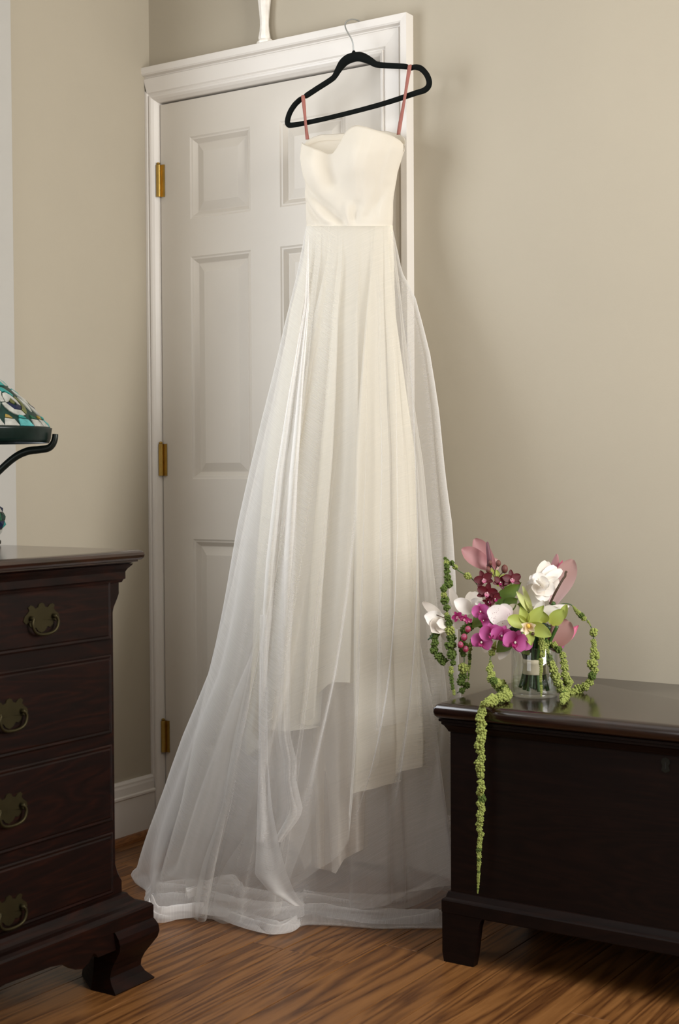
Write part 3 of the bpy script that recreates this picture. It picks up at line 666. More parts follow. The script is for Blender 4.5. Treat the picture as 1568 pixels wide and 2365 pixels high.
of = [(.545, .03, .012), (.60, .03, -.010), (.665, .03, .010), (.715, .012, -.016), (.745, .012, .020), (.80, .012, .018), (.83, .012, -.018), (.865, .010, .022), (.90, .012, -.016), (.93, .010, .018), (.965, .012, -.014), (.10, .03, .02), (.2, .03, -.02), (.3, .03, .02), (.42, .02, -.02)]
vs = [t[0] for t in out_tab]; L_ = [t[1] for t in out_tab]; R_ = [t[2] for t in out_tab]; rings = []
NL = 84; center = Vector((.72, -.33, 0))
# smooth the footprint so that the hem has no corners
fp = [foot(k / NT) for k in range(NT)]
for _ in range(5): fp = [(fp[k - 1] + fp[k] * 2 + fp[(k + 1) % NT]) / 4 for k in range(NT)]
for i in range(NL + 1):
    r = []; v = 521 + (2075 - 521) * (i / NL)
    for k in range(NT):
        th = 2 * PI * k / NT; tn = k / NT
        uL, uR = ip(v, vs, L_), ip(v, vs, R_)
        c, a, b = ellipse(v, uL, uR)
        z0 = at(784, v, 1, c.y).z; g = (v - 519) / 1500; o = 0
        o2 = 0
        for j, (f0, w_, d) in enumerate(of):
            e = math.exp(-(((tn - f0 + .5) % 1 - .5) / w_) ** 2); o += d * e; o2 += abs(d) * 1.5 * e * (1 if j % 3 else -1)
        gg = min(1, .02 + 1.25 * max(0, g)) * min(1, max(.15, (2075 - v) / 300)); o *= gg; o2 *= gg; o += .006 * noise.noise(Vector((math.cos(th) * 2, math.sin(th) * 2, v / 240))) * min(1, g * 2)
        nx, ny = math.cos(th) / a, math.sin(th) / b; n_ = math.hypot(nx, ny)
        P = Vector((c.x + a * math.cos(th) + nx / n_ * o - ny / n_ * o2, c.y + b * math.sin(th) + ny / n_ * o * .8 + nx / n_ * o2, 0))
        F = fp[k]; w = max(0, (v - 1350) / (2075 - 1350)); w = w ** 3.2
        z0 = z0 * w + plumb(P, v) * (1 - w); P = P.lerp(F, w); P.z = z0
        P.z = max(P.z, .030); P.y = min(P.y, -.036)
        r.append(P)
    rings.append(r)
last = rings[-1]
def hemring(out, z, wz, seed):
    r = []
    for k in range(NT):
        d = fp[k] - center; d.z = 0; L = d.length; d.normalize(); tn = k / NT
        n1 = noise.noise(Vector((tn * 26, seed, 0))); n2 = noise.noise(Vector((tn * 60, seed + 9, 1)))
        back = 1 if math.sin(2 * PI * tn) < .3 else .15
        P = fp[k] + d * ((out + .010 * n1 + .004 * n2) * back); P.z = max(.002, z + wz * (n1 + .5 * n2)); P.y = min(P.y, -.040); P.x = min(P.x, 1.196)
        r.append(P)
    return r
rings += [hemring(.010, .020, .012, 1), hemring(.016, .011, .006, 1), hemring(.012, .004, .002, 1), hemring(-.015, .0045, .004, 2), hemring(-.04, .009, .006, 3), hemring(-.07, .016, .010, 4), hemring(-.10, .014, .010, 5), hemring(-.13, .006, .004, 6), hemring(-.17, .003, .001, 7)]
surf('organza_skirt', rings, M_org, True)
# loose overlay panel falling down the front, its edge turned back
def drape(rows, mat, name, ns=24, wave=.010, nf=2.5):
    vs_ = [r[0] for r in rows]; out = []
    for v in np.linspace(vs_[0], vs_[-1], 90):
        uL, uR, dy = ip(v, vs_, [r[1] for r in rows]), ip(v, vs_, [r[2] for r in rows]), ip(v, vs_, [r[3] for r in rows]); row = []
        for k in range(ns + 1):
            s = k / ns; y = ip(v, VS, YC) - ip(v, VS, BB) * .86 - dy - wave * math.sin(s * PI * nf + .4) * min(1, (v - vs_[0]) / 500)
            P = at(uL + (uR - uL) * s, v, 1, y); P.z = max(P.z, .012); row.append(P)
        out.append(row)
    return surf(name, out, mat, False)
drape([(540, 712, 713, -.004), (700, 704, 714, .004), (900, 668, 700, .008), (1100, 636, 688, .012), (1300, 614, 682, .014), (1500, 601, 672, .016), (1640, 598, 670, .018), (1700, 598, 671, .02), (1760, 597, 686, .02), (1800, 596, 684, .02), (1870, 594, 700, .02), (1890, 593, 692, .02), (1945, 592, 650, .02)], M_drape, 'overlay_panel', 30, .016, 3)
drape([(1420, 600, 618, .026), (1600, 597, 617, .03), (1760, 597, 619, .034), (1870, 594, 629, .036), (1960, 592, 646, .04), (2020, 588, 664, .05), (2060, 622, 680, .06), (2092, 676, 702, .07)], M_drape, 'overlay_fold', 16, .006, 2)
# swags of the train bunched on the floor along the front hem
def floorfold(pts, wid, mat, name='train_fold', hgt=.020):
    P = smooth_path([Vector((x, y, z)) for x, y, z in pts], 10); out = []; N_ = len(P)
    for i, p in enumerate(P):
        t = (P[min(i + 1, N_ - 1)] - P[max(i - 1, 0)]).normalized(); nrm = Vector((t.y, -t.x, 0)).normalized(); row = []
        ww = wid * (math.sin(PI * min(1, max(0, (i + 1.5) / (N_ + 2)))) ** .6)
        ww *= 1 + .45 * noise.noise(Vector((i * .07, wid * 70, 3)))
        for k in range(19):
            s = k / 18 - .5
            h = hgt * (.74 + .26 * math.cos(s * 4.2 * PI + 2.6 * math.sin(i * .09 + wid * 40)) + .22 * noise.noise(Vector((i * .05, s * 3, wid * 50)))) + .005 * noise.noise(Vector((i * .12, s * 5, wid * 90)))
            q = p + nrm * (s * ww) + Vector((0, 0, max(0, h * (1 - (abs(s) * 2) ** 4) + .003))); q.z = max(q.z, .003); q.x = min(q.x, 1.195); row.append(q)
        out.append(row)
    return surf(name, out, mat, False)
fz = lambda u, v, z=.004: tuple(at(u, v, 2, z))
M_train = cloth('bunched_organza', (.92, .91, .905), .34, .10, 0, .95)
floorfold([fz(352, 2098, .015), fz(400, 2094, .018), fz(480, 2100, .015), fz(560, 2112, .010), fz(640, 2118, .008), fz(700, 2114, .006)], .085, M_train, hgt=.032)
floorfold([fz(348, 2100, .03), fz(356, 2118, .016), fz(372, 2128, .008), fz(410, 2122, .008), fz(470, 2116, .008)], .035, M_train, hgt=.03)
floorfold([fz(470, 2108, .006), fz(540, 2122, .006), fz(600, 2142, .005), fz(650, 2150, .004), fz(685, 2134, .004)], .07, M_train, hgt=.016)
floorfold([fz(360, 2070, .04), fz(450, 2068, .035), fz(540, 2076, .025), fz(630, 2092, .018), fz(700, 2102, .010)], .05, M_drape, hgt=.03)
floorfold([fz(660, 2112, .008), fz(740, 2112), fz(800, 2118), fz(880, 2126), fz(960, 2128), fz(1012, 2124)], .075, M_train, hgt=.024)
floorfold([fz(700, 2090, .02), fz(800, 2098, .02), fz(900, 2098, .02), fz(970, 2080, .03), fz(1020, 2050, .04)], .045, M_drape, hgt=.03)
floorfold([fz(430, 2076, .05), fz(490, 2055, .06), fz(530, 2042, .07), fz(550, 2058, .05), fz(548, 2082, .03)], .045, M_drape, hgt=.02)
floorfold([fz(770, 2010, .06), fz(820, 1990, .08), fz(890, 1975, .10), fz(940, 1960, .12)], .04, M_org, hgt=.02)

# ------------------------------------------------------------------ vase, water, bouquet
VD = 3.06; VS_PX = FPX / VD                     # distance of the vase, photo points per metre there
vc = at(1235, 1606, 2, .5405)
def thin_glass(name, tint, edge, gl=.9):
    m, t, N, L, B = nodes(name); N.remove(B)
    tp = N.new('ShaderNodeBsdfTransparent'); tp.inputs[0].default_value = (*tint, 1)
    g = N.new('ShaderNodeBsdfGlossy'); g.inputs['Roughness'].default_value = .02; g.inputs[0].default_value = (gl, gl, gl, 1)
    lw = N.new('ShaderNodeLayerWeight'); pw_ = N.new('ShaderNodeMath'); pw_.operation = 'POWER'; pw_.inputs[1].default_value = 4; L.new(lw.outputs['Facing'], pw_.inputs[0])
    ma = N.new('ShaderNodeMath'); ma.operation = 'MULTIPLY_ADD'; ma.inputs[1].default_value = edge; ma.inputs[2].default_value = .055; L.new(pw_.outputs[0], ma.inputs[0])
    ms = N.new('ShaderNodeMixShader'); L.new(ma.outputs[0], ms.inputs[0]); L.new(tp.outputs[0], ms.inputs[1]); L.new(g.outputs[0], ms.inputs[2])
    L.new(ms.outputs[0], N['Material Output'].inputs[0]); return m
M_glass = thin_glass('clear_glass', (.955, .965, .96), .8); M_water = thin_glass('water', (.96, .975, .97), .35)
vase = thing('glass_vase', 'short clear glass cylinder vase holding the bouquet stems', 'vase', vc)
MB().lathe([(.0465, 0), (.0488, .0015), (.0495, .005), (.0495, .104), (.0485, .1055), (.0468, .104), (.0468, .012), (.045, .0098), (.001, .0095)], vc, 48).build('glass_wall', M_glass, vase, True)
MB().lathe([(.0462, .0005), (.0462, .0085), (.001, .0088)], vc, 48).build('glass_base', M_glass, vase, True)
tag(MB().lathe([(.002, .0104), (.0455, .0104), (.0455, .0378), (.0461, .0392), (.0445, .0380), (.002, .0378)], vc, 48).build('water', M_water, None, True), 'clear water standing low in the glass vase', 'water')

bq = thing('bouquet', 'bridal bouquet of orchids, anthuriums and trailing green amaranth', 'bouquet', vc + Vector((0, 0, .011)))
eR = Vector((rx.x, rx.y, 0)).normalized(); eD = Vector((-rf.x, -rf.y, 0)).normalized(); eU = Vector((0, 0, 1))
def B(u, v, d=0): return deep(u, v, VD - d)
def Z(x, y, d=0): return B(900 + x * .3508, 1200 + y * .3508, d)      # point read off the enlarged bouquet
K = .3508 / VS_PX                                # one enlarged point in metres
G = {}
def pm(n, *a, **k):
    if n not in G: G[n] = petalmat(n, *a, **k)
    return G[n]
P_white = pm('petal_white', (.78, .74, .66), (.86, .83, .80)); P_pearl = pm('petal_pearl', (.72, .66, .58), (.78, .72, .66))
P_speck = pm('petal_speckled', (.80, .68, .72), (.85, .80, .80), (.28, .03, .10)); P_tan = pm('petal_tan', (.55, .46, .34), (.62, .55, .44), (.30, .06, .06))
P_mag = pm('petal_magenta', (.34, .012, .13), (.58, .13, .39)); P_mag2 = pm('petal_magenta_deep', (.22, .006, .05), (.42, .025, .18))
P_bur = pm('petal_burgundy', (.13, .004, .014), (.085, .003, .010)); P_lime = pm('petal_lime', (.33, .36, .05), (.42, .50, .12))
P_limed = pm('petal_lime_pale', (.55, .58, .20), (.62, .66, .30)); P_leaf = pm('leaf_green', (.05, .10, .012), (.13, .20, .025))
P_pink = pm('spathe_pink', (.42, .17, .19), (.38, .185, .19)); P_blush = pm('spathe_blush', (.60, .42, .42), (.50, .31, .29)); P_cala = pm('spathe_mauve', (.34, .15, .13), (.42, .24, .22))
P_hot = pm('spathe_hot_pink', (.62, .10, .22), (.66, .16, .28)); P_cream = pm('lip_cream', (.66, .42, .08), (.80, .72, .56)); P_lippink = pm('lip_pink', (.75, .50, .55), (.62, .20, .34))
M_stem = plain('green_stem', (.035, .085, .012), .5); M_stemd = plain('dark_stem', (.010, .032, .008), .4); M_twig = plain('brown_twig', (.055, .028, .012), .6)
M_am = plain('amaranth_green', (.27, .31, .085), .85, 0, .15); M_amd = plain('amaranth_dark_green', (.085, .125, .028), .85, 0, .15); M_spad = plain('plum_spadix', (.13, .045, .060), .6)
M_rib = plain('cream_ribbon', (.70, .60, .44), .6); M_bud = plain('berry_bud', (.30, .030, .075), .5); M_budd = plain('dark_bud', (.12, .035, .025), .6); M_yel = plain('yellow_callus', (.70, .45, .06), .5)

def petal(parent, base, tip, w, mat, cup=.15, curl=0, nrm=None, shape='oval', ruf=0, name='petal', seed=0, nt=9, ns=6):
    """thin curved blade from base to tip; cup raises the edges, curl bends it along its length"""
    base, tip = Vector(base), Vector(tip); ax = tip - base; L = ax.length
    n = Vector(nrm) if nrm is not None else eD.copy()
    n = n - ax * (n.dot(ax) / (L * L)); n.normalize(); side = ax.cross(n).normalized(); vs, fs, uv = [], [], []
    for i in range(nt + 1):
        t = i / nt
        if shape == 'oval': wt = math.sin(PI * (.06 + .92 * t ** .85)) ** .62
        elif shape == 'round': wt = math.sin(PI * (.05 + .93 * t ** .95)) ** .45
        elif shape == 'point': wt = math.sin(PI * (.08 + .92 * t ** .8)) ** .95
        elif shape == 'heart': wt = math.sin(PI * (.06 + .925 * t ** 1.45)) ** .5
        else: wt = min(1, .25 + 1.1 * t) * (1 - max(0, t - .8) * 2.2)
        for k in range(ns + 1):
            s = k / ns * 2 - 1
            h = cup * w * (s * s - .3) * (1 - .2 * t) + curl * L * (t * t) + ruf * w * math.sin(t * 9 + s * 7 + seed) * abs(s) * t
            vs.append(base + ax * t + side * (s * w * wt) + n * h); uv.append(((s + 1) / 2, t))
    q = MB(); q.v = [tuple(p) for p in vs]; q.uv = uv
    q.f = [(i * (ns + 1) + k, i * (ns + 1) + k + 1, (i + 1) * (ns + 1) + k + 1, (i + 1) * (ns + 1) + k) for i in range(nt) for k in range(ns)]
    return q.build(name, mat, parent, True, 0, 1)
def blob(name, c, r, mat, parent, sq=(1, 1, 1), axis=None):
    bm = bmesh.new(); bmesh.ops.create_icosphere(bm, subdivisions=2, radius=1)
    q = MB(); q.v = [tuple(Vector(c) + Vector((v.co.x * r * sq[0], v.co.y * r * sq[1], v.co.z * r * sq[2]))) for v in bm.verts]; q.f = [tuple(v.index for v in f.verts) for f in bm.faces]; bm.free()
    return q.build(name, mat, parent, True)
def frame(roll, tx=0, ty=0):
    """flower axes: n faces the viewer, tipped right by tx and up by ty"""
    n = (eD + eR * tx + eU * ty).normalized(); u = (eU - n * eU.dot(n)).normalized(); r = u.cross(n).normalized() * 1
    if r.dot(eR) < 0: r = -r
    c, s = math.cos(math.radians(roll)), math.sin(math.radians(roll)); return n, r * c + u * s, u * c - r * s
def orchid(name, c, r, roll, tx, ty, mp, msep, mlip, wide=.62, sepw=.36, lip=.42, shape='round', cup=.18, sep=('oval', .95)):
    """two broad petals, three sepals behind, a lip and column"""
    n, X, Y = frame(roll, tx, ty); c = Vector(c)
    col = blob('column', c + n * r * .20, r * .09, P_white if mlip is P_mag2 else mlip, None, (1, 1, 1.2)); col.name = name
    col.parent = bq; col.matrix_parent_inverse = Matrix.Translation(-bq.location)
    for a in (90, 212, 328):
        d = X * math.cos(math.radians(a)) + Y * math.sin(math.radians(a)); petal(col, c - n * r * .06, c + d * r * sep[1] - n * r * .05, r * sepw, msep, cup, .05, n, sep[0], name='sepal')
    for a in (16, 164):
        d = X * math.cos(math.radians(a)) + Y * math.sin(math.radians(a)); petal(col, c, c + d * r * 1.02 + n * r * .06, r * wide, mp, cup, .04, n, shape, .03)
    for a, l in ((250, .34), (290, .34)):
        d = X * math.cos(math.radians(a)) + Y * math.sin(math.radians(a)); petal(col, c + n * r * .08, c + d * r * l + n * r * .36, r * .14, mlip, .5, 0, n, 'round', name='lip_lobe')
    petal(col, c + n * r * .10, c - Y * r * lip + n * r * .34, r * .25, mlip, .5, -.1, n, 'round', .1, name='lip')
    return col
def orphan_stem(name, pts, rad, mat, parent=None, n=7): return MB().tube(smooth_path(pts, 6), rad, n).build(name, mat, parent or bq, True)

# stems in the water, ribbon wrap
for k in range(26):
    a = k * 2.399; rr = math.sqrt((k + .5) / 26)
    f = lambda r, h: vc + Vector((r * rr * math.cos(a), r * rr * math.sin(a), h))
    orphan_stem('stem', [f(.032, .0118 + .004 * (k % 3)), f(.026, .035), f(.021, .060), f(.022, .080), f(.034, .110), f(.055, .15)], .0040, M_stemd if k % 3 else M_stem)
rw = MB().lathe([(.0245, .046), (.0262, .047), (.0250, .0525), (.0258, .0535), (.0250, .060), (.0258, .061), (.0252, .0675), (.0262, .0685), (.0258, .077), (.0245, .078)], vc, 28).build('ribbon_wrap', M_rib, bq, True); rw['label'] = 'cream ribbon wrap'

# trailing amaranth strands, each hung with knobbly clusters
cl_mesh = []
for v_ in range(5):
    r_ = random.Random(40 + v_); q = MB()
    bm = bmesh.new(); bmesh.ops.create_icosphere(bm, subdivisions=1, radius=1); iv = [v.co.copy() for v in bm.verts]; fi = [tuple(v.index for v in f.verts) for f in bm.faces]; bm.free()
    q.add([p * .72 for p in iv], fi)
    for k in range(30):
        z = 1 - 2 * (k + .5) / 30; a = k * 2.39996 + r_.uniform(-.3, .3); rr = math.sqrt(max(0, 1 - z * z)); s = r_.uniform(.22, .36)
        c = Vector((rr * math.cos(a), rr * math.sin(a), z)) * r_.uniform(.62, .86); q.add([c + p * s for p in iv], fi)
    me = bpy.data.meshes.new('amaranth_cluster'); me.from_pydata(q.v, [], q.f); me.update(); cl_mesh.append(me)
cl_g = []; 
for mt in (M_am, M_amd):
    g_ = []
    for me in cl_mesh:
        k = me.copy(); k.materials.clear(); k.materials.append(mt); k.polygons.foreach_set('use_smooth', [True] * len(k.polygons)); g_.append(k)
    cl_g.append(g_)
rs = random.Random(11)
def strand(pts, dark=0, space=1.42):
    """pts: (point, cluster radius in enlarged points; 0 = bare stem)"""
    P = smooth_path([p for p, r in pts], 8); Rr = [float(np.interp(i / 8, range(len(pts)), [r for p, r in pts])) for i in range(len(P))]
    st = MB().tube(P, .0011, 6).build('amaranth_strand', M_stem if dark else M_am, bq, True)
    pos = 0; nxt = 0
    for i in range(1, len(P)):
        seg = (P[i] - P[i - 1]).length
        while nxt <= pos + seg:
            r = Rr[i] * K
            if r < 3 * K: nxt += .004; continue
            p = P[i - 1].lerp(P[i], (nxt - pos) / max(seg, 1e-6))
            small = r < 22 * K
            o = bpy.data.objects.new('amaranth_cluster', cl_g[1 if dark and rs.random() < dark else 0][rs.randrange(5)]); COL.objects.link(o)
            o.parent = st; k = r * rs.uniform(.85, 1.12) * (1.0 if small else 1)
            off = Vector((rs.uniform(-1, 1), rs.uniform(-1, 1), rs.uniform(-.2, .2))) * r * (.12 if small else .38)
            o.location = p + off; o.scale = (k, k, k * rs.uniform(.85, 1.05)); o.rotation_euler = (rs.uniform(0, 6), rs.uniform(0, 6), rs.uniform(0, 6))
            nxt += r * space * (.95 if small else rs.uniform(.9, 1.15))
        pos += seg
    return st
strand([(Z(600, 470, .03), 0), (Z(585, 440, .035), 0), (Z(540, 388, .04), 0), (Z(512, 372, .04), 30), (Z(478, 352, .04), 0), (Z(445, 330, .04), 0), (Z(415, 298, .04), 36), (Z(385, 268, .04), 0), (Z(362, 256, .04), 16)], .5)
strand([(Z(378, 268, .045), 8), (Z(370, 315, .045), 30), (Z(384, 368, .045), 29), (Z(388, 412, .045), 32), (Z(352, 455, .045), 28), (Z(364, 510, .045), 25), (Z(375, 570, .045), 36), (Z(374, 612, .045), 10), (Z(388, 680, .045), 33), (Z(395, 745, .045), 36), (Z(412, 800, .045), 36), (Z(415, 860, .045), 36), (Z(412, 915, .045), 34), (Z(406, 960, .045), 18), (Z(402, 1020, .045), 17), (Z(410, 1085, .045), 15), (Z(420, 1130, .045), 13), (Z(428, 1158, .045), 10)], .8)
strand([(Z(318, 740, .03), 28), (Z(296, 790, .03), 29), (Z(298, 845, .03), 28), (Z(318, 895, .03), 30), (Z(352, 930, .03), 30), (Z(392, 925, .03), 28)], .9)
strand([(Z(520, 700, .02), 30), (Z(490, 735, .03), 38), (Z(478, 790, .03), 14), (Z(475, 850, .03), 42), (Z(482, 885, .03), 30), (Z(490, 915, .03), 0), (Z(488, 945, .03), 0), (Z(482, 985, .03), 42), (Z(486, 1015, .03), 34), (Z(462, 1062, .03), 32), (Z(490, 1072, .03), 28), (Z(480, 1115, .03), 30), (Z(442, 1142, .03), 20)], .75)
strand([(Z(545, 800, .0), 22), (Z(530, 840, .0), 18), (Z(525, 930, .0), 13), (Z(521, 1000, .0), 9), (Z(517, 1060, .0), 5)], .3)
lid = .5405
def T(u, v, h=.012): return at(u, v, 2, lid + h)
def Fz(u, v): return at(u, v, 1, -.535)
drop = [(1113, 1668, 37), (1112, 1690, 36), (1110, 1720, 33), (1113, 1745, 29), (1110, 1765, 30), (1110, 1800, 31), (1111, 1840, 28), (1110, 1880, 25), (1109, 1920, 23), (1107, 1960, 19), (1106, 1990, 15), (1105, 2020, 11), (1104, 2045, 8), (1103, 2064, 4)]
strand([(Z(700, 800, .06), 0), (Z(678, 850, .07), 24), (Z(672, 885, .07), 30), (Z(660, 920, .075), 0), (Z(666, 960, .08), 18), (Z(664, 1000, .085), 26), (Z(668, 1040, .09), 30), (Z(700, 1070, .10), 30), (T(1152, 1584), 36), (T(1168, 1600), 38), (T(1172, 1610), 36), (T(1150, 1612), 38), (T(1136, 1617), 38), (T(1122, 1623, .013), 30), (at(1114, 1632, 1, -.518), 22), (at(1112, 1650, 1, -.534), 36)] + [(Fz(u, v), r) for u, v, r in drop], .12, 1.2)
strand([(Z(1000, 780, .10), 20), (Z(1000, 830, .10), 27), (Z(1003, 880, .10), 26), (Z(996, 930, .10), 15), (Z(997, 990, .10), 12), (Z(994, 1050, .10), 11), (Z(997, 1110, .10), 11), (Z(998, 1165, .10), 6)], .1)
strand([(Z(1015, 800, .06), 22), (Z(1028, 870, .07), 26), (Z(1052, 930, .075), 30), (Z(1076, 990, .075), 32), (Z(1098, 1050, .075), 34), (Z(1118, 1105, .07), 34), (Z(1125, 1130, .065), 26)], .25)
strand([(Z(1030, 800, .05), 20), (Z(1075, 825, .06), 25), (Z(1112, 862, .065), 27), (Z(1138, 920, .07), 29), (Z(1158, 980, .07), 29), (Z(1166, 1040, .07), 30), (T(1309, 1583, .02), 31), (T(1308, 1600), 30), (T(1303, 1613), 26), (T(1299, 1624, .008), 18)], .1)
strand([(Z(1110, 565, 0), 0), (Z(1150, 553, .0), 0), (Z(1195, 562, 0), 0), (Z(1228, 600, 0), 16), (Z(1250, 622, 0), 20), (Z(1285, 650, 0), 22), (Z(1312, 680, 0), 8), (Z(1328, 715, 0), 0), (Z(1335, 748, 0), 34), (Z(1342, 785, 0), 0), (Z(1343, 815, 0), 34), (Z(1348, 845, 0), 14), (Z(1345, 890, 0), 34), (Z(1328, 945, 0), 36), (Z(1345, 1005, 0), 28), (Z(1315, 1040, 0), 32), (Z(1318, 1085, 0), 34), (Z(1270, 1105, 0), 36), (Z(1218, 1140, 0), 40), (Z(1190, 1152, .02), 28)], .12)

# anthuriums
def anth(name, lab, tb, parts, mat):
    a = blob('x', tb, .006, M_stem, None); a.name = name; a.parent = bq; a.matrix_parent_inverse = Matrix.Translation(-bq.location)
    for p in parts: petal(a, *p)
    return a
a1 = anth('anthurium', '', Z(655, 305, .02), [(Z(690, 330, .0), Z(470, 195, .015), 58 * K, P_pink, .25, .04, (eD + eU * .3), 'heart', 0, 'spathe'), (Z(690, 330, .0), Z(556, 128, -.005), 54 * K, P_pink, .25, .04, (eD + eU * .2), 'heart', 0, 'spathe'), (Z(650, 320, -.02), Z(712, 262, -.025), 50 * K, P_blush, .2, 0, eD, 'oval', 0, 'spathe')], P_pink)
MB().tube([Z(658, 312, .03), Z(655, 250, .033), Z(647, 190, .034), Z(643, 155, .034), Z(642, 146, .034)], [17 * K, 16 * K, 13 * K, 9 * K, 4 * K], 12).build('spadix', M_spad, a1, True)
a2 = anth('anthurium', '', Z(1075, 555, -.03), [(Z(1072, 552, -.03), Z(1206, 262, -.02), 72 * K, P_blush, .25, .05, (eD - eR * .2), 'heart', 0, 'spathe'), (Z(1050, 500, -.035), Z(1100, 226, -.035), 40 * K, P_pink, -.2, 0, (eD - eR * .6), 'oval', 0, 'spathe'), (Z(1070, 420, -.03), Z(1135, 268, -.03), 22 * K, P_hot, .3, 0, (eD + eR * .6), 'oval', 0, 'spathe')], P_blush)
a3 = anth('anthurium', '', Z(1050, 840, .05), [(Z(1050, 850, .055), Z(1180, 672, .045), 82 * K, P_cala, .35, .08, (eD + eU * .5), 'heart', 0, 'spathe'), (Z(1140, 800, .02), Z(1242, 694, .0), 34 * K, P_hot, .3, 0, (eD + eR * .4), 'point', 0, 'spathe'), (Z(1060, 850, .045), Z(1150, 822, .04), 30 * K, P_mag, .3, 0, eD, 'oval', 0, 'spathe')], P_cala)
orphan_stem('twig', [Z(1055, 556, .04), Z(1078, 505, .045), Z(1112, 440, .05), Z(1140, 392, .05), Z(1155, 372, .05), Z(1158, 350, .05), Z(1166, 340, .05)], [.0042, .0036, .0024, .0020, .0020, .0018, .0020][0] * .62, M_twig)

# white double gardenia
gd = blob('x', Z(990, 430, .03), .012, pm('petal_cream_heart', (.75, .70, .55), (.80, .76, .66)), None); gd.name = 'gardenia'; gd.parent = bq; gd.matrix_parent_inverse = Matrix.Translation(-bq.location)
gc = (990, 430)
gp = [(1030, 285, 50, -.01), (940, 372, 40, .0), (1085, 315, 44, .0), (908, 440, 46, .01), (888, 505, 48, .02), (935, 562, 56, .035), (1010, 540, 56, .05), (1075, 480, 52, .045), (1110, 410, 46, .02), (1128, 335, 34, .015),
      (975, 350, 44, .035), (940, 425, 46, .05), (960, 500, 50, .065), (1030, 470, 48, .07), (1045, 395, 44, .055), (1000, 400, 36, .07), (985, 450, 34, .08)]
for i, (u, v, w, d) in enumerate(gp):
    bu, bv = gc[0] + (u - gc[0]) * .12, gc[1] + (v - gc[1]) * .12
    petal(gd, Z(bu, bv, .03 + d * .35), Z(u, v, d), w * K, P_white if i % 4 else P_pearl, .22, .10 if d < .03 else .2, eD + eU * .15 + (eR * rs.uniform(-.3, .3)), 'round', .06, 'petal', i)
# pale calyx and yellow-green slips under it
cal = blob('x', Z(930, 590, .03), .005, M_stem, None); cal.name = 'calla'; cal.parent = bq; cal.matrix_parent_inverse = Matrix.Translation(-bq.location)
petal(cal, Z(930, 610, .04), Z(828, 475, .055), 26 * K, P_limed, .5, .05, eD + eR * .5, 'oval', .04, 'spathe'); petal(cal, Z(932, 605, .045), Z(868, 440, .04), 22 * K, P_limed, .5, .05, eD + eR * .6, 'oval', 0, 'spathe')
petal(cal, Z(955, 640, .055), Z(1010, 530, .065), 34 * K, P_white, .3, .05, eD, 'oval', .05, 'spathe'); petal(cal, Z(1000, 620, .045), Z(1110, 590, .05), 42 * K, P_white, .2, .1, eD + eU * .3, 'oval', .06, 'spathe'); petal(cal, Z(1020, 600, .03), Z(1180, 572, .02), 26 * K, P_white, .2, .05, eD + eU * .3, 'oval', .05, 'spathe')
# big green leaves filling the middle
for b, t_, w, m_ in ((Z(700, 560, .03), Z(870, 415, .035), 52, P_leaf), (Z(760, 580, .035), Z(850, 520, .05), 46, P_leaf), (Z(640, 600, .03), Z(540, 720, .035), 46, P_leaf), (Z(720, 700, .03), Z(560, 700, .03), 44, P_leaf), (Z(800, 780, .04), Z(700, 880, .05), 50, P_leaf), (Z(780, 800, .03), Z(720, 925, .045), 40, P_pearl), (Z(660, 800, .03), Z(620, 880, .05), 40, P_pearl), (Z(860, 820, .04), Z(930, 905, .07), 42, P_leaf), (Z(900, 800, .04), Z(1000, 880, .06), 40, P_leaf), (Z(720, 440, .0), Z(700, 330, .0), 26, P_lime), (Z(730, 420, .01), Z(760, 360, .01), 28, P_lime), (Z(690, 370, .0), Z(650, 320, .01), 22, P_lime), (Z(740, 460, .0), Z(800, 420, -.01), 40, P_leaf), (Z(900, 700, .0), Z(1000, 760, .02), 60, P_leaf), (Z(860, 640, .0), Z(860, 540, .0), 60, P_leaf)):
    petal(bq, b, t_, w * K, m_, .2, .1, eD + eU * .4, 'oval' if m_ is not P_leaf else 'point', .05, 'leaf')
# white moth orchids on the left
def wpet(par, *rows):
    for b, t_, w, m_, sh, cu in rows: petal(par, b, t_, w * K, m_, cu, .06, eD + eU * .25, sh, .03)
w1 = blob('x', Z(345, 660, .02), .006, P_pearl, None); w1.name = 'white_orchid'; w1.parent = bq; w1.matrix_parent_inverse = Matrix.Translation(-bq.location)
wpet(w1, (Z(365, 690, .02), Z(225, 632, .045), 58, P_white, 'round', .35), (Z(350, 670, .03), Z(275, 742, .05), 56, P_pearl, 'round', .4), (Z(345, 690, .03), Z(330, 748, .05), 42, P_pearl, 'round', .3), (Z(340, 640, .0), Z(215, 545, -.01), 32, P_pearl, 'oval', .2), (Z(370, 690, .04), Z(305, 680, .06), 34, P_white, 'round', .3), (Z(360, 740, .02), Z(365, 800, .03), 26, P_pearl, 'oval', .3))
orphan_stem('twig', [Z(370, 652, .05), Z(340, 640, .055), Z(308, 628, .06)], .0010, M_twig, w1)
orphan_stem('twig', [Z(285, 752, .04), Z(270, 775, .045), Z(250, 792, .045)], .0016, M_stemd, w1)
w2 = blob('x', Z(560, 590, .02), .006, P_pearl, None); w2.name = 'white_orchid'; w2.parent = bq; w2.matrix_parent_inverse = Matrix.Translation(-bq.location)
wpet(w2, (Z(540, 600, .015), Z(420, 535, .035), 50, P_white, 'round', .3), (Z(520, 600, .0), Z(400, 600, .01), 60, P_pearl, 'round', .2), (Z(560, 590, .0), Z(545, 480, -.03), 60, P_pearl, 'round', .15), (Z(600, 580, .01), Z(530, 530, .03), 40, P_white, 'round', .2), (Z(640, 590, .03), Z(560, 548, .045), 30, P_white, 'oval', .2), (Z(450, 600, -.01), Z(398, 450, -.03), 30, P_pearl, 'oval', .2), (Z(460, 640, .0), Z(440, 720, .0), 40, P_pearl, 'round', .2))
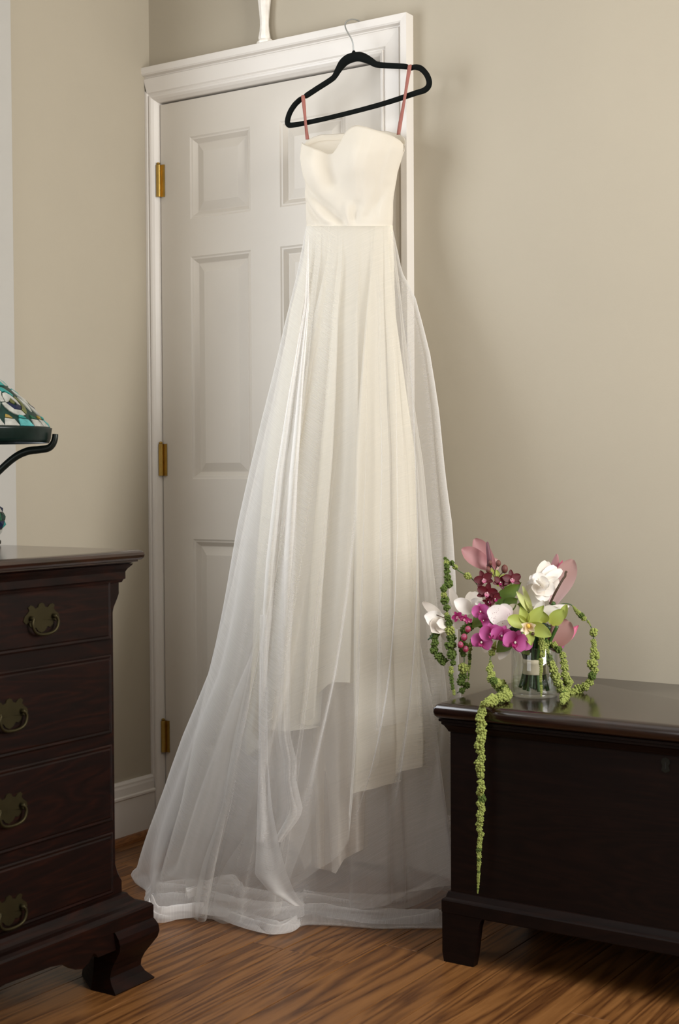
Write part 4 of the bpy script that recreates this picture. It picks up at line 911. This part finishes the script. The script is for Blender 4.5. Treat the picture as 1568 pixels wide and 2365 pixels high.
# speckled pale orchid
w3 = blob('x', Z(790, 680, .05), .006, P_lippink, None); w3.name = 'speckled_orchid'; w3.parent = bq; w3.matrix_parent_inverse = Matrix.Translation(-bq.location)
petal(w3, Z(795, 665, .05), Z(636, 600, .085), 70 * K, P_speck, .18, .05, eD + eU * .2, 'round', .02); petal(w3, Z(780, 640, .04), Z(840, 560, .05), 48 * K, P_tan, .15, 0, eD, 'round', .02); petal(w3, Z(800, 690, .05), Z(700, 690, .08), 30 * K, P_speck, .3, 0, eD, 'oval', .02); petal(w3, Z(790, 640, .05), Z(730, 560, .06), 46 * K, P_speck, .15, 0, eD, 'round')
# lime cymbidium
cy = blob('x', Z(905, 700, .115), .0055, M_yel, None); cy.name = 'lime_orchid'; cy.parent = bq; cy.matrix_parent_inverse = Matrix.Translation(-bq.location)
for u, v, w, d, sh in ((772, 650, 44, .10, 'round'), (855, 570, 34, .095, 'point'), (1012, 565, 40, .09, 'point'), (1068, 770, 46, .12, 'oval'), (930, 840, 38, .11, 'point')):
    petal(cy, Z(908 + (u - 908) * .08, 690 + (v - 690) * .08, .095), Z(u, v, d), w * K, P_lime, .35, .12, eD + eU * .1, sh, .03)
cy2 = blob('x', Z(1090, 640, .03), .004, M_stem, None); cy2.name = 'lime_orchid'; cy2.parent = bq; cy2.matrix_parent_inverse = Matrix.Translation(-bq.location)
petal(cy2, Z(1060, 690, .06), Z(1140, 590, .065), 48 * K, P_lime, .3, .05, eD, 'oval', .02); petal(cy2, Z(1120, 670, .04), Z(1168, 560, .04), 30 * K, P_lime, .5, .05, eD - eR * .5, 'oval', .02); petal(cy2, Z(1010, 680, .06), Z(1010, 600, .07), 40 * K, P_lime, .3, .05, eD, 'point', .02)
for a_, l in ((150, 42), (205, 46), (250, 44), (330, 40), (20, 44)):
    petal(cy, Z(912, 700, .115), Z(912 + l * math.cos(math.radians(a_)), 712 - l * math.sin(math.radians(a_)), .14), 20 * K, P_cream, .5, -.1, eD, 'round', .12, 'lip_lobe')
blob('lip_callus', Z(912, 702, .138), 13 * K, M_yel, cy, (1, .7, 1.2)); blob('lip_throat', Z(942, 752, .122), 12 * K, M_twig, cy)
# magenta moth orchids
for u, v, r, ro, tx, ty, d in ((606, 806, 72, -14, -.3, -.1, .085), (668, 752, 76, 8, -.25, .0, .095), (735, 760, 74, -20, .0, -.25, .10), (822, 806, 86, -22, .1, -.1, .11), (880, 810, 66, -30, .3, -.2, .10), (600, 606, 60, 10, -.35, .1, .07), (618, 662, 44, -60, -.3, -.2, .075)):
    orchid('magenta_orchid', Z(u, v, d), r * K * .98, ro, tx, ty, P_mag, P_mag, P_mag2, .66, .34, .40)
for u, v, r, ro, tx in ((446, 640, 40, 30, -.5), (492, 655, 34, -20, .0), (520, 668, 24, 10, .2)):
    orchid('magenta_orchid', Z(u, v, .06), r * K, ro, tx, 0, P_mag2, P_mag2, P_lippink, .42, .30, .4, 'oval')
for u, v, r in ((515, 722, 22), (490, 775, 24), (466, 824, 22), (500, 852, 22)): 
    b_ = blob('orchid_bud', Z(u, v, .065), r * K * .9, M_bud, bq, (1, 1, 1.15)); petal(b_, Z(u - 4, v + r * .8, .068), Z(u + 5, v - r * .8, .068 + r * K * .8), r * .5 * K, P_lippink, -.5, 0, eD, 'oval')
# burgundy orchids with pale lips
for u, v, r, ro, tx, ty in ((618, 394, 62, 20, -.1, .1), (640, 480, 68, -12, .0, -.1), (802, 392, 62, 4, .15, .15), (690, 520, 46, 40, .2, -.2), (725, 415, 50, -30, .3, .2), (650, 540, 40, 80, -.2, -.3)):
    orchid('burgundy_orchid', Z(u, v, .06), r * K, ro, tx, ty, P_bur, P_bur, P_lippink if r > 55 else P_mag2, .42, .30, .42, 'round', .2, ('oval', 1.0))
for pts, r in (([(700, 420), (692, 350), (700, 318), (715, 288)], 17), ([(705, 400), (725, 370), (745, 345), (756, 325)], 22), ([(695, 345), (680, 320), (668, 300), (662, 285)], 13), ([(690, 380), (665, 345), (648, 330)], 17)):
    b_ = orphan_stem('bud_stem', [Z(u, v, .05) for u, v in pts], .0011, M_twig); blob('orchid_bud', Z(pts[-1][0], pts[-1][1], .05), r * K, M_budd, b_, (1, 1, 1.35))
